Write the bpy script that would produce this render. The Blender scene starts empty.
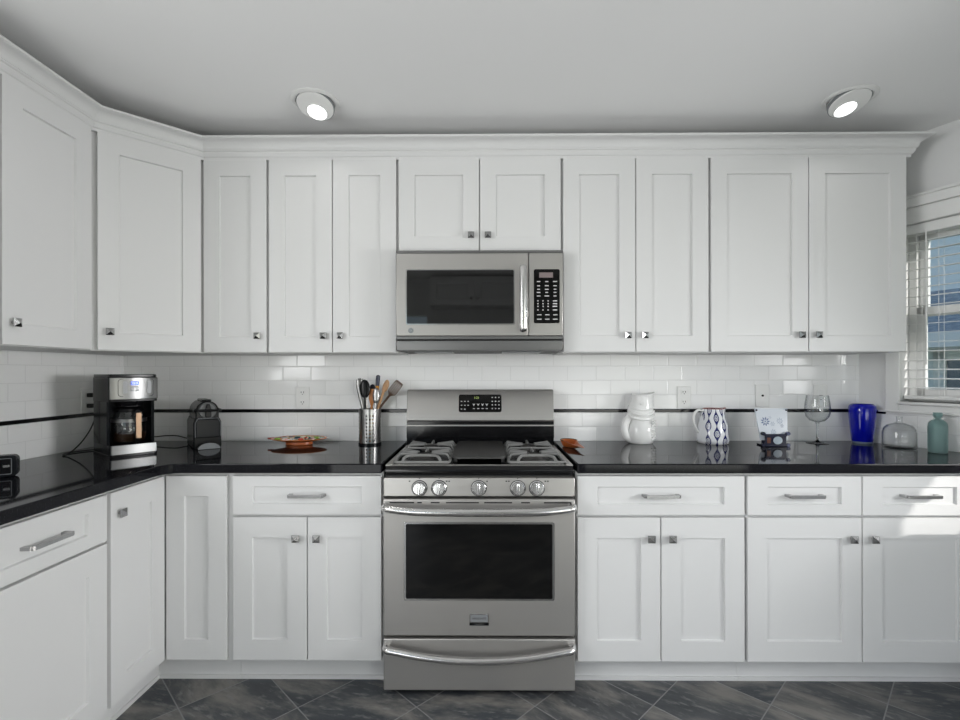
import bpy, bmesh, math, random
from mathutils import Vector, Matrix
PI = math.pi
random.seed(7)
S = bpy.context.scene
COL = S.collection

# ------------------------------------------------------------------ camera, world, sun, big lights, exposure
cam_d = bpy.data.cameras.new('camera'); cam = bpy.data.objects.new('camera', cam_d); COL.objects.link(cam)
cam_d.sensor_width = 36.0; cam_d.lens = 491.24 / 960 * 36.0
cam_d.shift_y = 12.93 / 960; cam_d.clip_start = 0.02
cam.matrix_world = Matrix.Translation((.0209, -2.6232, 1.2778)) @ Matrix.Rotation(.0085, 4, 'Z') @ Matrix.Rotation(PI/2, 4, 'X') @ Matrix.Rotation(-.0012, 4, 'Z')
S.camera = cam
S.view_settings.view_transform = 'Standard'; S.view_settings.look = 'None'
S.view_settings.gamma = 1.0; S.view_settings.use_curve_mapping = False
S.view_settings.exposure = -0.30

W = bpy.data.worlds.new('world'); S.world = W; W.use_nodes = True
wn = W.node_tree.nodes; wl = W.node_tree.links
sky = wn.new('ShaderNodeTexSky'); sky.sky_type = 'HOSEK_WILKIE'
sky.sun_direction = Vector((.63, -.63, .45)).normalized(); sky.turbidity = 3.0
wl.new(sky.outputs[0], wn['Background'].inputs[0]); wn['Background'].inputs[1].default_value = 6.5

def sun_light():
    d = bpy.data.lights.new('sun', 'SUN'); d.energy = 4.2; d.angle = math.radians(.8); d.color = (1, .97, .92)
    o = bpy.data.objects.new('sun', d); COL.objects.link(o)
    o.rotation_euler = Vector((-1, 1, -.70)).to_track_quat('-Z', 'Y').to_euler()
sun_light()
def opening_light(name, loc, direction, sx, sz, power, color=(1, 1, 1), spread=180):
    """daylight - area light in a wall opening, added as fill except at the sink"""
    d = bpy.data.lights.new(name, 'AREA'); d.shape = 'RECTANGLE'; d.size = sx; d.size_y = sz
    d.energy = power; d.color = color; d.spread = math.radians(spread)
    o = bpy.data.objects.new(name, d); COL.objects.link(o); o.location = loc
    o.rotation_euler = Vector(direction).to_track_quat('-Z', 'Y').to_euler()
ANG = math.radians(25.6)
WT = Vector((math.sin(ANG), -math.cos(ANG), 0)); WN = Vector((math.cos(ANG), math.sin(ANG), 0)); WO = Vector((2.0094, 0, 0))
opening_light('fill_far_right_upper', (2.05, -4.24, 1.48), (-.2, 1, -.35), 1.8, 1.2, 4.5)  # made-up door behind the camera, added as fill light
opening_light('fill_far_right_lower', (2.05, -4.24, .55), (-.05, 1, 0), 1.8, .7, 16)  # low fill added to brighten base cabinets, backsplash and range
opening_light('fill_far_left_lower', (-1.2, -4.23, .50), (-.05, 1, .05), 1.0, .75, 13)  # second made-up door, added as low fill for the left corner
opening_light('daylight_sink_window', (-1.97, -2.5, 1.62), (1, .35, -.05), 1.0, .92, 29, spread=140)
opening_light('fill_side_window', WO + WT*1.94 - WN*.004 + Vector((0, 0, 1.34)), (-4.7, 1.2, -.55), 1.0, .4, 21, spread=94)  # fill added in this window, narrowed and aimed at the left corner
CEIL = 2.43

# ------------------------------------------------------------------ materials
MATS = {}
def mat(name, col, rough=.4, metal=0., spec=.5, trans=0., ior=1.45, emit=None, es=0., coat=0., alpha=1.):
    if name in MATS: return MATS[name]
    m = bpy.data.materials.new(name); m.use_nodes = True
    p = m.node_tree.nodes['Principled BSDF']
    p.inputs['Base Color'].default_value = (*col, 1); p.inputs['Roughness'].default_value = rough
    p.inputs['Metallic'].default_value = metal; p.inputs['Specular IOR Level'].default_value = spec
    p.inputs['Transmission Weight'].default_value = trans; p.inputs['IOR'].default_value = ior
    p.inputs['Coat Weight'].default_value = coat
    if emit: p.inputs['Emission Color'].default_value = (*emit, 1); p.inputs['Emission Strength'].default_value = es
    MATS[name] = m
    return m
class NG:
    def __init__(s, m): s.t = m.node_tree; s.p = s.t.nodes['Principled BSDF']
    def n(s, typ, **kw):
        x = s.t.nodes.new(typ)
        for k, v in kw.items(): setattr(x, k, v)
        return x
    def l(s, a, b): s.t.links.new(a, b)
    def put(s, inp, v):
        if hasattr(v, 'is_linked') or isinstance(v, bpy.types.NodeSocket): s.l(v, inp)
        else: inp.default_value = v
    def math(s, op, a, b=0., c=0.):
        x = s.n('ShaderNodeMath', operation=op)
        s.put(x.inputs[0], a); s.put(x.inputs[1], b)
        if op in ('MULTIPLY_ADD', 'SMOOTH_MIN', 'COMPARE', 'WRAP'): s.put(x.inputs[2], c)
        return x.outputs[0]
    def pos(s, obj=False):
        if obj: o = s.n('ShaderNodeTexCoord').outputs['Object']
        else: o = s.n('ShaderNodeNewGeometry').outputs['Position']
        x = s.n('ShaderNodeSeparateXYZ'); s.l(o, x.inputs[0]); return x.outputs
    def vec(s, x, y, z=0.):
        v = s.n('ShaderNodeCombineXYZ'); s.put(v.inputs[0], x); s.put(v.inputs[1], y); s.put(v.inputs[2], z); return v.outputs[0]
    def mix(s, f, a, b):
        x = s.n('ShaderNodeMix', data_type='RGBA'); s.put(x.inputs[0], f)
        for i, v in ((6, a), (7, b)):
            if isinstance(v, tuple): x.inputs[i].default_value = (*v, 1)
            else: s.l(v, x.inputs[i])
        return x.outputs[2]
    def noise(s, v, scale, detail=3., rough=.5):
        x = s.n('ShaderNodeTexNoise'); s.l(v, x.inputs['Vector']); x.inputs['Scale'].default_value = scale
        x.inputs['Detail'].default_value = detail; x.inputs['Roughness'].default_value = rough; return x.outputs[0]
    def ramp(s, f, a, b, lo, hi):
        x = s.n('ShaderNodeMapRange'); s.l(f, x.inputs[0]); x.inputs[1].default_value = a; x.inputs[2].default_value = b
        x.inputs[3].default_value = lo; x.inputs[4].default_value = hi; return x.outputs[0]
    def bump(s, h, strength, dist):
        x = s.n('ShaderNodeBump'); s.l(h, x.inputs['Height']); x.inputs['Strength'].default_value = strength; x.inputs['Distance'].default_value = dist
        s.l(x.outputs[0], s.p.inputs['Normal']); return x

def tile_mat(name, du, off):
    """glossy white 3x6 subway tile; du = direction along the wall"""
    m = mat(name, (.8, .8, .8), .12)
    g = NG(m); P = g.pos()
    u = g.math('ADD', g.math('ADD', g.math('MULTIPLY', P[0], du[0]), g.math('MULTIPLY', P[1], du[1])), off + 15.24)
    hi = g.math('GREATER_THAN', P[2], 1.0763)
    v = g.math('SUBTRACT', P[2], g.math('MULTIPLY_ADD', hi, 1.085 - .9146, .9146))
    v = g.math('ADD', v, 1.524)
    vec = g.vec(u, v)
    def brick(mortar, sm):
        b = g.n('ShaderNodeTexBrick'); g.l(vec, b.inputs['Vector']); b.offset = .5; b.offset_frequency = 2; b.squash = 1
        b.inputs['Scale'].default_value = 1; b.inputs['Mortar Size'].default_value = mortar; b.inputs['Mortar Smooth'].default_value = sm
        b.inputs['Brick Width'].default_value = .1524; b.inputs['Row Height'].default_value = .0762; b.inputs['Bias'].default_value = 0
        b.inputs['Color1'].default_value = (0, 0, 0, 1); b.inputs['Color2'].default_value = (1, 1, 1, 1); b.inputs['Mortar'].default_value = (.5, .5, .5, 1)
        return b
    b = brick(.0011, .1); b2 = brick(.004, 1.)
    col = g.mix(b.outputs['Fac'], (.88, .88, .88), (.72, .72, .72)); g.l(col, g.p.inputs['Base Color'])
    g.l(g.ramp(b.outputs['Fac'], 0, 1, .10, .6), g.p.inputs['Roughness'])
    t = g.math('SUBTRACT', b.outputs['Color'], .5)
    t2 = g.math('SUBTRACT', g.math('FRACT', g.math('MULTIPLY', b.outputs['Color'], 7.31)), .5)
    nrm = g.n('ShaderNodeNewGeometry').outputs['Normal']
    add = g.n('ShaderNodeVectorMath', operation='ADD'); g.l(nrm, add.inputs[0])
    g.l(g.vec(g.math('MULTIPLY', t, .035 * du[0]), g.math('MULTIPLY', t, .035 * du[1]), g.math('MULTIPLY', t2, .05)), add.inputs[1])
    nn = g.n('ShaderNodeVectorMath', operation='NORMALIZE'); g.l(add.outputs[0], nn.inputs[0])
    bp = g.bump(g.math('SUBTRACT', 1., b2.outputs['Fac']), .35, .002)
    g.l(nn.outputs[0], bp.inputs['Normal'])
    return m
M = {}
M['tile'] = tile_mat('subway_tile', (1, 0), .068)
M['tile_left'] = tile_mat('subway_tile_left', (0, 1), .03)
M['tile_right'] = tile_mat('subway_tile_right', (WT.x, WT.y), .05 - WO.x * WT.x)
M['paint'] = mat('wall_paint', (.74, .74, .74), .6)
M['ceil'] = mat('ceiling_paint', (.87, .87, .87), .8)
M['cab'] = mat('cabinet_white', (.70, .70, .70), .42, spec=.35)
M['trim'] = mat('trim_white', (.80, .80, .79), .35)
M['gap'] = mat('cabinet_shadow_frame', (.62, .62, .62), .5)
M['chrome'] = mat('satin_nickel', (.42, .42, .42), .22, 1.)
M['black'] = mat('black_plastic', (.007, .007, .008), .22, spec=.22)
M['blackm'] = mat('black_matte', (.015, .015, .016), .5)
M['iron'] = mat('cast_iron', (.045, .042, .040), .5, 0, .4)
M['enamel'] = mat('black_enamel', (.006, .006, .007), .14, spec=.4)
M['bglass'] = mat('black_oven_glass', (.004, .004, .004), .04, spec=.45)
M['mglass'] = mat('microwave_glass', (.012, .012, .012), .03, spec=.8)
M['glass'] = mat('clear_glass', (1, 1, 1), .0, trans=1., ior=1.45)
def thin_glass():
    m = M['glass']; t = m.node_tree; out = t.nodes['Material Output']; t.nodes.remove(t.nodes['Principled BSDF'])
    tr = t.nodes.new('ShaderNodeBsdfTransparent'); gl = t.nodes.new('ShaderNodeBsdfGlossy'); gl.inputs['Roughness'].default_value = .01
    lw = t.nodes.new('ShaderNodeLayerWeight'); lw.inputs['Blend'].default_value = .5
    pw = t.nodes.new('ShaderNodeMath'); pw.operation = 'POWER'; pw.inputs[1].default_value = 3.6
    ma = t.nodes.new('ShaderNodeMath'); ma.operation = 'MULTIPLY_ADD'; ma.inputs[1].default_value = .55; ma.inputs[2].default_value = .035
    mc = t.nodes.new('ShaderNodeMix'); mc.data_type = 'RGBA'; mc.inputs[6].default_value = (.975, .98, .98, 1); mc.inputs[7].default_value = (.42, .46, .47, 1)
    t.links.new(lw.outputs['Facing'], pw.inputs[0]); t.links.new(pw.outputs[0], ma.inputs[0]); t.links.new(pw.outputs[0], mc.inputs[0]); t.links.new(mc.outputs[2], tr.inputs[0])
    mx = t.nodes.new('ShaderNodeMixShader'); t.links.new(ma.outputs[0], mx.inputs[0]); t.links.new(tr.outputs[0], mx.inputs[1]); t.links.new(gl.outputs[0], mx.inputs[2]); t.links.new(mx.outputs[0], out.inputs[0])
thin_glass()
M['white'] = mat('white_plastic', (.78, .78, .77), .3)
M['wporc'] = mat('white_porcelain', (.86, .86, .85), .12)
M['print'] = mat('panel_print', (.55, .55, .55), .5)
M['copper'] = mat('brown_handle', (.28, .16, .09), .35, .3)
M['rubber'] = mat('cord_black', (.01, .01, .01), .45)
M['terra'] = mat('terracotta', (.50, .125, .03), .35)
M['wood_l'] = mat('light_wood', (.42, .24, .12), .5)
M['wood_o'] = mat('orange_wood', (.45, .16, .03), .4)
M['wood_b'] = mat('brown_turner', (.085, .050, .034), .6, spec=.2)
M['navy'] = mat('navy_plastic', (.01, .014, .04), .3)
M['gdark'] = mat('charcoal_plastic', (.009, .010, .012), .22, spec=.18)
M['gmid'] = mat('mid_grey_plastic', (.10, .105, .11), .3)
M['grey'] = mat('graphite_plastic', (.055, .058, .062), .35)
M['grey2'] = mat('grey_plastic', (.20, .21, .22), .3)
M['lens'] = mat('lamp_lens', (1, 1, 1), .4, emit=(1, 1, 1), es=3.)

def steel(name, col, rough, axis):
    m = mat(name, col, rough, .8 if rough > .3 else 1.)
    g = NG(m); P = g.pos(True)
    k = [.6, .6, .6]; 
    v = g.vec(*[g.math('MULTIPLY', P[i], (4. if i == axis else 420.)) for i in range(3)])
    n = g.noise(v, 1., 2.)
    g.l(g.ramp(n, .3, .7, rough - .02, rough + .03), g.p.inputs['Roughness'])
    g.l(g.mix(n, tuple(c * .98 for c in col), tuple(min(1, c * 1.02) for c in col)), g.p.inputs['Base Color'])
    return m
M['steel'] = steel('brushed_stainless', (.47, .455, .438), .38, 0)
M['steelv'] = steel('polished_stainless', (.58, .57, .56), .18, 2)
M['csteel'] = mat('dark_polished_steel', (.20, .20, .20), .30, 1.)
M['knob'] = mat('knob_steel', (.66, .66, .66), .25, 1.)

def granite():
    m = mat('black_granite', (.010, .010, .012), .05, ior=1.22)
    g = NG(m); P = g.pos(); v = g.vec(P[0], P[1], P[2])
    n = g.noise(v, 220., 2.)
    g.l(g.mix(g.ramp(n, .58, .72, 0, 1), (.008, .008, .010), (.035, .036, .042)), g.p.inputs['Base Color'])
    return m
M['granite'] = granite()

def slate():
    m = mat('slate_tile', (.05, .055, .06), .4)
    g = NG(m); P = g.pos()
    u = g.math('DIVIDE', g.math('ADD', g.math('SUBTRACT', P[0], P[1]), .387 + 44.65), .4465)
    v = g.math('DIVIDE', g.math('ADD', g.math('ADD', P[0], P[1]), 1.907 + 46.08), .4608)
    fu = g.math('FRACT', u); fv = g.math('FRACT', v)
    du = g.math('SUBTRACT', .5, g.math('ABSOLUTE', g.math('SUBTRACT', fu, .5)))
    dv = g.math('SUBTRACT', .5, g.math('ABSOLUTE', g.math('SUBTRACT', fv, .5)))
    d = g.math('MINIMUM', du, dv)
    grout = g.ramp(d, .0045, .0085, 1., 0.)
    wn_ = g.n('ShaderNodeTexWhiteNoise', noise_dimensions='2D')
    g.l(g.vec(g.math('FLOOR', u), g.math('FLOOR', v)), wn_.inputs['Vector'])
    r = wn_.outputs['Value']; rc = wn_.outputs['Color']
    sh = g.n('ShaderNodeVectorMath', operation='MULTIPLY_ADD'); g.l(rc, sh.inputs[0]); sh.inputs[1].default_value = (9, 9, 9)
    g.l(g.vec(P[0], P[1]), sh.inputs[2])
    sc = g.n('ShaderNodeVectorRotate', rotation_type='Z_AXIS'); g.l(sh.outputs[0], sc.inputs[0]); g.l(g.math('MULTIPLY', r, .9), sc.inputs['Angle'])
    st = g.n('ShaderNodeVectorMath', operation='MULTIPLY'); g.l(sc.outputs[0], st.inputs[0]); st.inputs[1].default_value = (1.2, 3.6, 1)
    n1 = g.noise(st.outputs[0], 2.4, 8., .62); n2 = g.noise(st.outputs[0], 14., 6., .6)
    base = g.mix(r, (.050, .058, .068), (.085, .088, .092))
    base = g.mix(g.ramp(n1, .47, .64, 0, 1), base, (.215, .205, .19))
    base = g.mix(g.ramp(n2, .54, .70, 0, .8), base, (.24, .24, .235))
    base = g.mix(g.ramp(n1, .25, .45, .6, 0), base, (.018, .022, .028))
    g.l(g.mix(grout, base, (.24, .24, .24)), g.p.inputs['Base Color'])
    g.l(g.ramp(n2, .3, .7, .28, .5), g.p.inputs['Roughness'])
    h = g.math('SUBTRACT', g.math('MULTIPLY', n2, .35), g.math('MULTIPLY', grout, .4))
    g.bump(h, .5, .006)
    return m
M['slate'] = slate()

# ------------------------------------------------------------------ mesh helpers
def box(bm, x0, x1, y0, y1, z0, z1, mtx=None):
    vs = [bm.verts.new(((x0, x1)[i & 1], (y0, y1)[i >> 1 & 1], (z0, z1)[i >> 2 & 1])) for i in range(8)]
    for f in ((0, 2, 3, 1), (4, 5, 7, 6), (0, 1, 5, 4), (2, 6, 7, 3), (0, 4, 6, 2), (1, 3, 7, 5)): bm.faces.new([vs[i] for i in f])
    if mtx is not None: bmesh.ops.transform(bm, matrix=mtx, verts=vs)
    return vs
def prism(bm, poly, fn, a, b):
    """extrude 2-D poly between a and b; fn(u, v, w) -> xyz"""
    A = [bm.verts.new(fn(u, v, a)) for u, v in poly]; B = [bm.verts.new(fn(u, v, b)) for u, v in poly]
    n = len(poly)
    for i in range(n): bm.faces.new((A[i], A[(i+1) % n], B[(i+1) % n], B[i]))
    bm.faces.new(A[::-1]); bm.faces.new(B)
    return A + B
XY = lambda u, v, w: (u, v, w)
XZ = lambda u, v, w: (u, w, v)
YZ = lambda u, v, w: (w, u, v)
def rrect(x0, x1, y0, y1, r, n=5):
    p = []
    for cx, cy, a in ((x1-r, y1-r, 0), (x0+r, y1-r, 90), (x0+r, y0+r, 180), (x1-r, y0+r, 270)):
        for i in range(n+1):
            t = math.radians(a + 90*i/n); p.append((cx + r*math.cos(t), cy + r*math.sin(t)))
    return p
def lathe(bm, prof, n=32, c=(0, 0, 0), sx=1., sy=1., closed=False):
    rings = []; vs = []
    for r, z in prof:
        if r < 1e-6:
            v = bm.verts.new((c[0], c[1], c[2]+z)); rings.append([v]); vs.append(v)
        else:
            rg = [bm.verts.new((c[0]+r*sx*math.cos(2*PI*i/n), c[1]+r*sy*math.sin(2*PI*i/n), c[2]+z)) for i in range(n)]
            rings.append(rg); vs += rg
    for A, B in zip(rings, rings[1:] + (rings[:1] if closed else [])):
        if len(A) == 1 and len(B) == 1: continue
        for i in range(n):
            j = (i+1) % n
            if len(A) == 1: bm.faces.new((A[0], B[j], B[i]))
            elif len(B) == 1: bm.faces.new((A[i], A[j], B[0]))
            else: bm.faces.new((A[i], A[j], B[j], B[i]))
    return vs
def smooth_path(pts, k=6):
    P = [Vector(p) for p in pts]; out = []
    for i in range(len(P)-1):
        p0 = P[max(i-1, 0)]; p1 = P[i]; p2 = P[i+1]; p3 = P[min(i+2, len(P)-1)]
        for j in range(k):
            t = j/k
            out.append(.5*((2*p1) + (p2-p0)*t + (2*p0-5*p1+4*p2-p3)*t*t + (3*p1-p0-3*p2+p3)*t**3))
    out.append(P[-1]); return out
def tube(bm, pts, r, n=10, sq=None, closed=False):
    """swept tube; r number or list; sq=(a,b) scales of section in its two axes"""
    P = [Vector(p) for p in pts]; N = len(P); R = r if isinstance(r, (list, tuple)) else [r]*N
    rings = []; up = None
    for i in range(N):
        if closed: t = (P[(i+1) % N] - P[i-1])
        else: t = (P[min(i+1, N-1)] - P[max(i-1, 0)])
        t.normalize()
        if up is None:
            up = Vector((0, 0, 1)) if abs(t.z) < .9 else Vector((0, 1, 0))
        s = t.cross(up).normalized(); up = s.cross(t).normalized()
        a, b = sq or (1, 1)
        rings.append([bm.verts.new(P[i] + s*(R[i]*a*math.cos(2*PI*k/n)) + up*(R[i]*b*math.sin(2*PI*k/n))) for k in range(n)])
    prs = list(zip(rings, rings[1:])) + ([(rings[-1], rings[0])] if closed else [])
    for A, B in prs:
        for k in range(n): bm.faces.new((A[k], A[(k+1) % n], B[(k+1) % n], B[k]))
    if not closed: bm.faces.new(rings[0][::-1]); bm.faces.new(rings[-1])
    return [v for rg in rings for v in rg]
def cyl(bm, p0, p1, r0, r1=None, n=24):
    return tube(bm, [p0, p1], [r0, r0 if r1 is None else r1], n)
def obj(name, bm, m, parent=None, smooth=True, bevel=0., loc=None, rot=None, angle=35, segs=2, subsurf=0, solid=0.):
    bmesh.ops.recalc_face_normals(bm, faces=bm.faces[:])
    me = bpy.data.meshes.new(name); bm.to_mesh(me); bm.free()
    me.materials.append(M[m] if isinstance(m, str) else m)
    if smooth:
        me.polygons.foreach_set('use_smooth', [True]*len(me.polygons))
        me.set_sharp_from_angle(angle=math.radians(angle))
    o = bpy.data.objects.new(name, me); COL.objects.link(o)
    if parent: o.parent = parent
    if loc: o.location = loc
    if rot: o.rotation_euler = rot
    if solid:
        md = o.modifiers.new('solid', 'SOLIDIFY'); md.thickness = solid; md.offset = 0
    if bevel:
        md = o.modifiers.new('bevel', 'BEVEL'); md.width = bevel; md.segments = segs; md.limit_method = 'ANGLE'; md.angle_limit = math.radians(40)
    if subsurf:
        md = o.modifiers.new('sub', 'SUBSURF'); md.levels = md.render_levels = subsurf
    return o
def B(): return bmesh.new()
def tag(o, label, cat, group=None, kind=None):
    o['label'] = label; o['category'] = cat
    if group: o['group'] = group
    if kind: o['kind'] = kind
    return o
def thing(name, label, cat, loc=(0, 0, 0), rz=0., group=None):
    o = bpy.data.objects.new(name, None); COL.objects.link(o); o.empty_display_size = .05
    o.location = loc; o.rotation_euler = (0, 0, rz)
    return tag(o, label, cat, group)
def struct(name, bm, m, parent=None, **kw):
    o = obj(name, bm, m, parent, **kw)
    if not parent: o['kind'] = 'structure'
    return o
def copy_tree(o, parent=None):
    c = o.copy(); COL.objects.link(c); c.parent = parent
    for ch in list(o.children): copy_tree(ch, c)
    return c
def text(body, size, m, parent, loc, rot=(PI/2, 0, 0), name='lettering', ext=.0004, sx=1.):
    cu = bpy.data.curves.new('tmp', 'FONT'); cu.body = body; cu.size = size; cu.align_x = 'CENTER'; cu.align_y = 'CENTER'; cu.extrude = ext
    t = bpy.data.objects.new('tmp', cu); COL.objects.link(t)
    dg = bpy.context.evaluated_depsgraph_get()
    me = bpy.data.meshes.new_from_object(t.evaluated_get(dg)); bpy.data.objects.remove(t)
    me.name = name; me.materials.clear(); me.materials.append(M[m])
    o = bpy.data.objects.new(name, me); COL.objects.link(o); o.parent = parent; o.location = loc; o.rotation_euler = rot; o.scale = (sx, 1, 1)
    return o

# ------------------------------------------------------------------ the room
XL = -1.9177
YF = -4.2
XB = 2.0094 + 2.6*WT.x; YB = 2.6*WT.y
b = B(); prism(b, [(XL-.12, YF-.12), (XB+.12, YF-.12), (XB+.12, YB), (2.15, .1), (XL-.12, .1)], XY, -.08, 0); struct('floor', b, 'slate', smooth=False)
b = B(); prism(b, [(XL-.12, YF-.12), (XB+.12, YF-.12), (XB+.12, YB), (2.15, .1), (XL-.12, .1)], XY, CEIL, CEIL+.1); struct('ceiling', b, 'ceil', smooth=False)
b = B(); box(b, XL-.12, 2.06, 0, .1, 0, CEIL); struct('wall_back', b, 'tile', smooth=False)
def wall_holes(bm, s0, s1, y0, y1, z1, holes):
    """wall along x with rectangular holes (a,b,zlo,zhi)"""
    x = s0
    for a, c, lo, hi in holes:
        box(bm, x, a, y0, y1, 0, z1)
        if lo > 0: box(bm, a, c, y0, y1, 0, lo)
        box(bm, a, c, y0, y1, hi, z1); x = c
    box(bm, x, s1, y0, y1, 0, z1)
# left wall, local x runs towards -y (faces +x)
b = B(); wall_holes(b, YF, 0, 0, .12, CEIL, [(-3.0, -2.0, 1.16, 2.08)])
o = struct('wall_left', b, 'tile_left', smooth=False); o.location = (XL, 0, 0); o.rotation_euler = (0, 0, PI/2)
# angled window wall on the right
RZ = -(PI/2 - ANG)
W1 = (.185, 1.085, 1.135, 2.0); W2 = (1.42, 2.46, 1.135, 2.0)
b = B(); wall_holes(b, -.0, 2.6, 0, .14, CEIL, [W1, W2])
wr = struct('wall_right', b, 'paint', smooth=False); wr.location = WO; wr.rotation_euler = (0, 0, RZ)
b = B(); box(b, .002, 2.59, -.006, 0, .0, 1.085); struct('backsplash', b, 'tile_right', wr, smooth=False)
b = B(); box(b, XB, XB+.12, YF, YB+.05, 0, CEIL); struct('wall_side', b, 'paint', smooth=False)
b = B(); wall_holes(b, XL-.12, XB+.12, YF-.12, YF, CEIL, [(-1.72, -.68, .08, 1.98), (1.15, 2.95, .08, 2.15)]); struct('wall_front', b, 'paint', smooth=False)
# black liner tile
b = B(); box(b, XL, 2.0094, -.006, .002, 1.0675, 1.0850); box(b, XL-.002, XL+.006, -3.0, 0, 1.0675, 1.0850)
struct('trim_1', b, 'enamel', bevel=.002)
b = B(); box(b, .002, .125, -.012, -.005, 1.0675, 1.0850); struct('liner', b, 'enamel', wr, bevel=.002)
# window 1 : casing, stool, sashes
def window(name, w, zm=None):
    s0, s1, z0, z1 = w
    b = B(); box(b, s0-.058, s0, -.018, 0, z0-.048, z1+.0); box(b, s1, s1+.058, -.018, 0, z0-.048, z1); box(b, s0, s1, -.014, 0, z0-.048, z0-.015)
    box(b, s0-.075, s1+.075, -.018, 0, z1, z1+.075)
    cas = struct(name, b, 'trim', bevel=.003); cas.location = WO; cas.rotation_euler = (0, 0, RZ)
    b = B(); box(b, s0-.09, s1+.09, -.035, 0, z1+.075, z1+.125); box(b, s0-.10, s1+.10, -.05, 0, z1+.118, z1+.132)
    obj('head_ledge', b, 'trim', cas, bevel=.004)
    b = B(); box(b, s0-.008, s1+.008, -.034, .09, z0-.016, z0); obj('stool', b, 'trim', cas, bevel=.006)
    b = B(); box(b, s0-.085, s1+.085, -.030, 0, z0-.056, z0-.046); obj('apron', b, 'trim', cas, bevel=.003)
    fr = B(); 
    for a, c, lo, hi in ((s0, s0+.03, z0, z1), (s1-.03, s1, z0, z1), (s0, s1, z1-.03, z1), (s0, s1, z0, z0+.02)): box(fr, a, c, .075, .13, lo, hi)
    obj('window_frame', fr, 'white', cas, bevel=.002)
    for nm, y, lo, hi in ((('upper_sash', .105, zm-.02, z1-.03), ('lower_sash', .08, z0+.02, zm+.025)) if zm else (('sash', .09, z0+.02, z1-.03),)):
        b = B(); x0, x1 = s0+.03, s1-.03
        box(b, x0, x0+.035, y, y+.025, lo, hi); box(b, x1-.035, x1, y, y+.025, lo, hi)
        box(b, x0, x1, y, y+.025, hi-.04, hi); box(b, x0, x1, y, y+.025, lo, lo+.04)
        sh = obj(nm, b, 'white', cas, bevel=.002)
        b = B(); box(b, x0+.03, x1-.03, y+.010, y+.014, lo+.035, hi-.035); obj('pane', b, 'pane', sh, smooth=False)
    return cas
mp = mat('window_pane', (1, 1, 1), 0., trans=0.); M['pane'] = mp
def pane_mat():
    t = mp.node_tree; p = t.nodes['Principled BSDF']; out = t.nodes['Material Output']
    tr = t.nodes.new('ShaderNodeBsdfTransparent'); gl = t.nodes.new('ShaderNodeBsdfGlossy'); gl.inputs['Roughness'].default_value = .02
    mx = t.nodes.new('ShaderNodeMixShader'); mx.inputs[0].default_value = .06
    t.links.new(tr.outputs[0], mx.inputs[1]); t.links.new(gl.outputs[0], mx.inputs[2]); t.links.new(mx.outputs[0], out.inputs[0])
    t.nodes.remove(p)
pane_mat()
window('window_1', W1, 1.575); window('window_2', W2)

def blind():
    s0, s1, z0, z1 = W1
    r = thing('window_blind', 'white horizontal slat blind hanging in the window above the teal bottle', 'blind', WO, RZ)
    b = B(); box(b, s0+.004, s1-.004, .004, .06, z1-.05, z1-.002); obj('headrail', b, 'trim', r, bevel=.003)
    b = B()
    z = z1 - .085
    while z > z0 + .04:
        mt = Matrix.Translation((0, .034, z)) @ Matrix.Rotation(math.radians(4), 4, 'X')
        box(b, s0+.006, s1-.006, -.024, .024, -.0014, .0014, mt); z -= .0445
    obj('slats', b, 'trim', r, smooth=False)
    b = B(); box(b, s0+.006, s1-.006, .012, .056, z0+.012, z0+.028); obj('bottom_rail', b, 'trim', r, bevel=.003)
    for x in (s0+.06, s0+.145, s1-.145, s1-.06):
        for y in (.009, .059):
            b = B(); cyl(b, (x, y, z0+.02), (x, y, z1-.03), .0011, n=6); obj('ladder_cord', b, 'trim', r)
    b = B(); cyl(b, (s0+.098, .006, z0+.18), (s0+.098, .006, z1-.04), .004, n=8); obj('tilt_wand', b, 'white', r)
blind()
def sun_cut():
    s0, s1, z0, z1 = W2
    r = thing('sun_cut_blind', 'white roller blind added in the unseen side window to cut the sun patch', 'blind', WO, RZ)  # added unseen blind; its hem cuts the upper edge of the sun patch
    b = B(); cyl(b, (s0+.006, .03, z1-.035), (s1-.006, .03, z1-.035), .022); obj('roller', b, 'trim', r)
    b = B(); box(b, s0+.01, s1-.01, .006, .0085, 1.56, z1-.03); obj('fabric', b, 'trim', r, smooth=False)
    b = B(); box(b, s0+.01, s1-.01, .002, .012, 1.545, 1.562); obj('hem_bar', b, 'trim', r)
sun_cut()

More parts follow.
